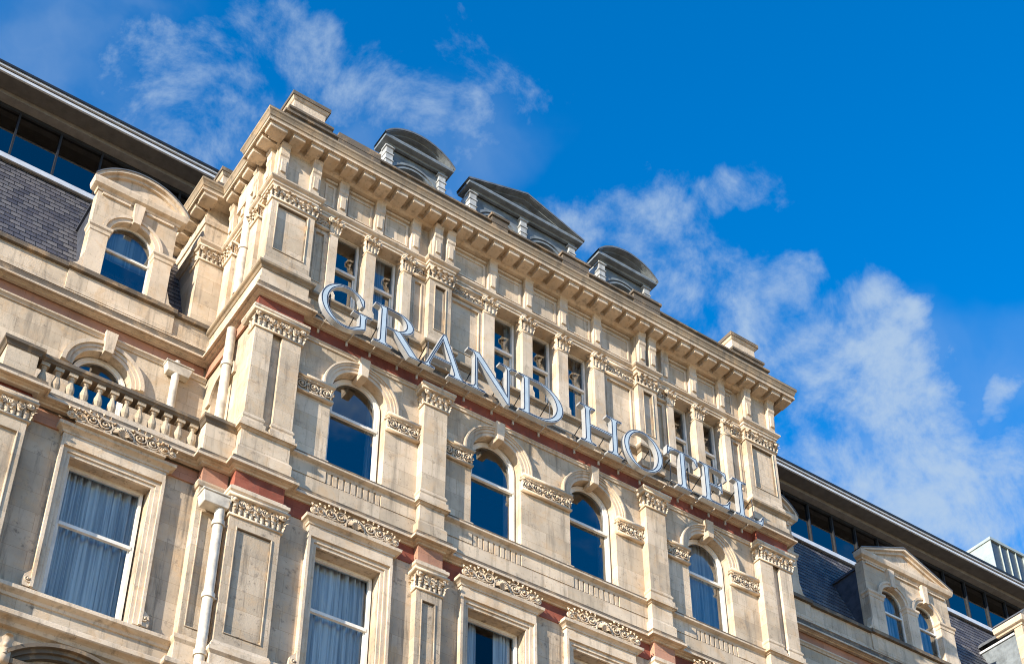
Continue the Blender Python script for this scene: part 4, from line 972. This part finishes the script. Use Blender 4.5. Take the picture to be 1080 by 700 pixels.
# --- forward lower storey of the wing: end piers, terrace balustrade
for q in (0, 1):
    X = (lambda x: x) if q == 0 else mx_
    xs = sorted((X(3.20), X(4.22))); pn = sorted((X(3.35), X(4.09)))
    pilaster(xs[0], xs[1], 20.72, 15.8, 19.37, WLO + .01, (pn[0], pn[1], 16.4, 19.10), 'pier')
    put('capital', CAP_W, H, (X(3.71), 20.72, 19.37))
    b = MB(); b.sweep([(xs[0], WLO), (xs[0], 20.72), (xs[1], 20.72), (xs[1], WLO)], [(0, 19.77), (.05, 19.77), (.09, 19.82), (.09, 19.87), (0, 19.9)]); part('abacus', b, M['trim'])
    b = MB(); b.box(xs[0] + .01, xs[1] - .01, 20.735, WLO, 19.9, 20.03); part('terracotta_panel', b, M['red'])
    xs = sorted((X(7.44), X(7.97)))
    pilaster(xs[0], xs[1], 20.78, 16.15, 19.65, WLO + .01, (xs[0] + .12, xs[1] - .10, 16.5, 19.0), 'pier')
    b = MB(); b.sweep([(xs[0], WLO), (xs[0], 20.78), (xs[1], 20.78), (xs[1], WLO)], [(0, 16.3), (.03, 16.28), (.08, 16.24), (.08, 16.16), (.04, 16.1), (.04, 15.7), (0, 15.6)]); part('pier_base', b, M['trim'])
    b = MB(); b.sweep([(xs[0], WLO), (xs[0], 20.78), (xs[1], 20.78), (xs[1], WLO)], [(0, 19.55), (.03, 19.56), (.06, 19.62), (.06, 19.66), (0, 19.7)]); part('abacus', b, M['trim'])
    b = MB(); b.box(xs[0] + .01, xs[1] - .01, 20.74, WLO, 19.68, 20.0); xs2 = sorted((X(4.22), X(7.44))); b.box(xs2[0], xs2[1], WLO - .04, WLO + .01, 19.70, 20.0); part('terracotta_band', b, M['pink'])
    # balustrade
    bt = MB(); a, c = sorted((X(4.16), X(7.36)))
    bt.box(a, c, 20.86, 21.12, 20.26, 20.46); part('balustrade_base', bt, M['trim'])
    rl = MB(); rl.sweep([(a, 20.90), (c, 20.90)], [(-.22, 21.02), (.03, 21.02), (.05, 21.05), (.08, 21.07), (.08, 21.14), (.05, 21.17), (-.24, 21.18), (-.24, 21.02)]); part('balustrade_rail', rl, M['sooty'])
    if q == 0:
        bb = MB(); bb.box(-.075, .075, -.075, .075, 0, .05); bb.lathe([(.045, .05), (.05, .08), (.085, .17), (.08, .24), (.045, .36), (.04, .42), (.06, .45), (.06, .48)], 0, 0, 10); bb.box(-.08, .08, -.08, .08, .48, .56); BAL = bb.mesh('baluster', M['balu'])
    for i in range(12): put('baluster', BAL, H, (X(4.33 + .262 * i), 20.97, 20.46))
    for x0, x1, y0, yb in ((3.60, 4.17, 20.80, 21.2), (7.35, 7.97, 20.66, 21.1)):
        xs = sorted((X(x0), X(x1))); pd = MB(); pd.box(xs[0], xs[1], y0, yb, 20.24, 21.0); part('terrace_pedestal', pd, M['stone'])
        pd = MB(); pd.sweep([(xs[0], yb), (xs[0], y0), (xs[1], y0), (xs[1], yb)], [(-.05, 20.98), (.02, 20.98), (.05, 21.03), (.09, 21.06), (.09, 21.13), (.05, 21.17), (-.3, 21.19)]); part('terrace_coping', pd, M['sooty'])
# sill under the wing window, and the pedimented head of the window below
b = MB(); b.sweep([(4.24, WLO), (7.42, WLO)], [(-.1, 16.02), (.03, 16.04), (.05, 16.09), (.12, 16.12), (.15, 16.14), (.15, 16.21), (.11, 16.24), (-.2, 16.28)]); part('sill_course', b, M['trim'])
b = MB()
for x0, x1 in ((9.0, 11.93), (12.51, mx_(12.51)), (mx_(11.93), mx_(9.0))): b.sweep([(x0, WY), (x1, WY)], [(-.1, 16.02), (.03, 16.04), (.05, 16.09), (.12, 16.12), (.15, 16.14), (.15, 16.21), (.11, 16.24), (-.2, 16.28)])
part('sill_course', b, M['trim'])
b = MB(); R_ = 1.62; a_ = math.asin(1.08 / R_)
for r0, r1, d in ((1.40, 1.48, .10), (1.48, 1.55, .16), (1.55, 1.62, .24)): b.arch_ring(5.80, 15.34 - R_, r0, r1, WLO - d, WLO + .01, pi / 2 - a_, pi / 2 + a_, 18)
b.box(4.66, 6.94, WLO - .2, WLO + .01, 14.72, 14.82); part('segmental_pediment', b, M['sooty'])
for s_ in (-1, 1):
    b = MB(); x = 5.80 + s_ * 1.08; b.spiral(x, WLO - .16, 15.0, .10, 1.5, .035, s_, 0); b.leaf((x, WLO - .2, 14.85), (1, 0, 0), (0, -1, 0), .2, .32, .1); b.box(x - .09, x + .09, WLO - .22, WLO, 14.7, 14.93); part('acroterion', b, M['carved'], True)

# --- rooftop plant room on the far wing
b = MB(); b.box(38.4, 47.5, 25.5, 31, 32.28, 35.12); pr_ = part('plant_room', b, M['plantd'])
b = MB(); b.box(38.37, 38.40, 25.47, 31, 32.28, 35.12); b.box(38.33, 47.6, 25.43, 31.1, 35.12, 35.24); part('plant_cladding', b, M['plant'], parent=pr_)
b = MB()
for i in range(20): b.box(38.86 + .42 * i, 38.89 + .42 * i, 25.46, 25.5, 32.3, 35.12)
part('plant_fin', b, M['plant'], parent=pr_)
b = MB(); b.box(38.35, 38.37, 26.3, 26.9, 33.2, 34.3); part('plant_vent', b, M['dark'], parent=pr_)

# ------------------------------------------------------------------ the sign
SG = empty('hotel_sign', (XC, 20.12, 24.40))
tag(SG, 'pale steel serif letters reading GRAND HOTEL mounted along the ledge above the arched windows', 'sign')
def arc(cx, cz, rx, rz, a0, a1, n): return [(cx + rx * cos(radians(a0 + (a1 - a0) * i / n)), cz + rz * sin(radians(a0 + (a1 - a0) * i / n))) for i in range(n + 1)]
FL = [(.02, 1), (.02, .955), (.13, .93), (.15, .88), (.15, .12), (.13, .07), (.02, .045)]
GL = {
 'H': ([(.02, 0), (.42, 0), (.42, .045), (.31, .07), (.29, .12), (.29, .47), (.83, .47), (.83, .12), (.81, .07), (.70, .045), (.70, 0), (1.10, 0), (1.10, .045), (.99, .07), (.97, .12), (.97, .88), (.99, .93), (1.10, .955), (1.10, 1), (.70, 1), (.70, .955), (.81, .93), (.83, .88), (.83, .545), (.29, .545), (.29, .88), (.31, .93), (.42, .955), (.42, 1)] + FL, []),
 'L': ([(.02, 0), (.80, 0), (.85, .24), (.81, .25), (.74, .12), (.62, .06), (.31, .06), (.29, .08), (.29, .88), (.31, .93), (.42, .955), (.42, 1)] + FL, []),
 'E': ([(.02, 0), (.78, 0), (.84, .24), (.80, .25), (.72, .12), (.60, .06), (.31, .06), (.29, .08), (.29, .465), (.50, .465), (.56, .44), (.59, .37), (.63, .37), (.63, .64), (.59, .64), (.56, .56), (.50, .535), (.29, .535), (.29, .94), (.58, .94), (.69, .90), (.75, .78), (.79, .78), (.77, 1)] + FL, []),
 'T': ([(.24, 0), (.63, 0), (.63, .045), (.525, .07), (.505, .12), (.505, .94), (.62, .94), (.74, .90), (.82, .76), (.86, .77), (.84, 1), (.03, 1), (.01, .77), (.05, .76), (.13, .90), (.25, .94), (.365, .94), (.365, .12), (.345, .07), (.24, .045)], []),
 'A': ([(0, 0), (.32, 0), (.32, .045), (.23, .06), (.21, .10), (.28, .30), (.68, .30), (.745, .10), (.73, .06), (.62, .045), (.62, 0), (1.03, 0), (1.03, .045), (.95, .06), (.90, .12), (.56, 1.02), (.48, 1.02), (.135, .11), (.09, .06), (0, .045)], [[(.303, .365), (.657, .365), (.48, .828)]]),
 'N': ([(0, 0), (.42, 0), (.42, .045), (.27, .07), (.245, .12), (.245, .78), (.92, -.02), (.99, -.02), (.99, .88), (1.02, .93), (1.16, .955), (1.16, 1), (.74, 1), (.74, .955), (.89, .93), (.915, .88), (.915, .23), (.28, 1), (0, 1), (0, .955), (.13, .93), (.17, .86), (.17, .12), (.14, .07), (0, .045)], []),
 'D': ([(.02, 0)] + arc(.50, .5, .61, .5, -90, 90, 22) + FL, [[(.29, .06)] + arc(.46, .5, .48, .44, -90, 90, 22) + [(.29, .94)]]),
 'R': ([(.02, 0), (.42, 0), (.42, .045), (.31, .07), (.29, .12), (.29, .455), (.43, .455), (.79, 0), (1.07, 0), (1.07, .04), (.97, .065), (.62, .485)] + arc(.50, .735, .375, .265, -68, 90, 16) + FL, [[(.29, .515)] + arc(.47, .733, .24, .217, -90, 90, 14) + [(.29, .95)]]),
 'O': (arc(.5, .5, .51, .53, 0, 352.5, 47), [arc(.5, .5, .37, .47, 0, 352.5, 47)]),
 'G': (arc(.52, .5, .52, .53, 44, 306, 36) + [(.95, .13), (.95, .40), (.97, .45), (1.07, .47), (1.07, .51), (.67, .51), (.67, .47), (.79, .45), (.81, .40), (.81, .17)] + arc(.52, .5, .38, .47, -50, -310, 34)[1:] + [(.84, .70), (.885, .69), (.905, .70)], []),
}
def letter_mesh(ch, sc, depth):
    outer, holes = GL[ch]; bm = bmesh.new(); es = []
    for lp in [outer] + holes:
        vv = [bm.verts.new((p[0] * sc, 0, p[1] * sc)) for p in lp]
        for i in range(len(vv)): es.append(bm.edges.new((vv[i], vv[(i + 1) % len(vv)])))
    bmesh.ops.triangle_fill(bm, use_beauty=True, edges=es)
    front = bm.faces[:]
    bmesh.ops.recalc_face_normals(bm, faces=front)
    if sum(f.normal.y for f in front) > 0: bmesh.ops.reverse_faces(bm, faces=front)
    r = bmesh.ops.extrude_face_region(bm, geom=front, use_keep_orig=True)
    nv_ = [e for e in r['geom'] if isinstance(e, bmesh.types.BMVert)]; bmesh.ops.translate(bm, verts=nv_, vec=(0, depth, 0))
    front = [f for f in bm.faces if abs(f.normal.y) > .9 and f.calc_center_median().y < .001]
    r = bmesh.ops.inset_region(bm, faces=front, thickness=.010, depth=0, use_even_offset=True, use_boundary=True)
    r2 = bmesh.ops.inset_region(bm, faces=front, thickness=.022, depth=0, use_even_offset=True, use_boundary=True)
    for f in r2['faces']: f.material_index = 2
    for f in front: f.material_index = 1
    bmesh.ops.recalc_face_normals(bm, faces=bm.faces[:])
    me = bpy.data.meshes.new('letter'); bm.to_mesh(me); bm.free()
    for k in ('signside', 'signface', 'signgap'): me.materials.append(M[k])
    return me
SC = 1.125; LYF = 20.06
LET = [('G', 9.14), ('R', 10.37), ('A', 11.54), ('N', 12.71), ('D', 14.03), ('H', 15.72), ('O', 17.01), ('T', 18.27), ('E', 19.26), ('L', 20.31)]
LM = {}
for ch, x in LET:
    if ch not in LM: LM[ch] = letter_mesh(ch, SC, .13)
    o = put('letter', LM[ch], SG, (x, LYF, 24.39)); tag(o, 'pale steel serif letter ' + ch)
WID = dict(G=1.07, R=1.06, A=1.03, N=1.16, D=1.1, H=1.1, O=1, T=.87, E=.84, L=.85)
for ch, x in LET:
    for f in (.22, .78):
        xx = x + WID[ch] * SC * f; b = MB()
        b.tube([(xx, 20.2, 24.55), (xx, 20.62, 25.02)], .012, 5); b.tube([(xx, 20.62, 25.02), (xx, 20.2, 25.25)], .012, 5); b.tube([(xx, 20.2, 24.55), (xx, 20.2, 25.25)], .014, 5)
        b.box(xx - .03, xx + .03, 20.60, 20.66, 24.97, 25.07)
        part('support_bracket', b, M['dark'], parent=SG)
        b = MB(); b.box(xx - .010, xx + .010, 20.17, 20.655, 24.585, 24.605); b.box(xx - .022, xx + .022, 20.62, 20.65, 24.50, 24.612); part('sign_arm', b, M['pipe'], parent=SG)
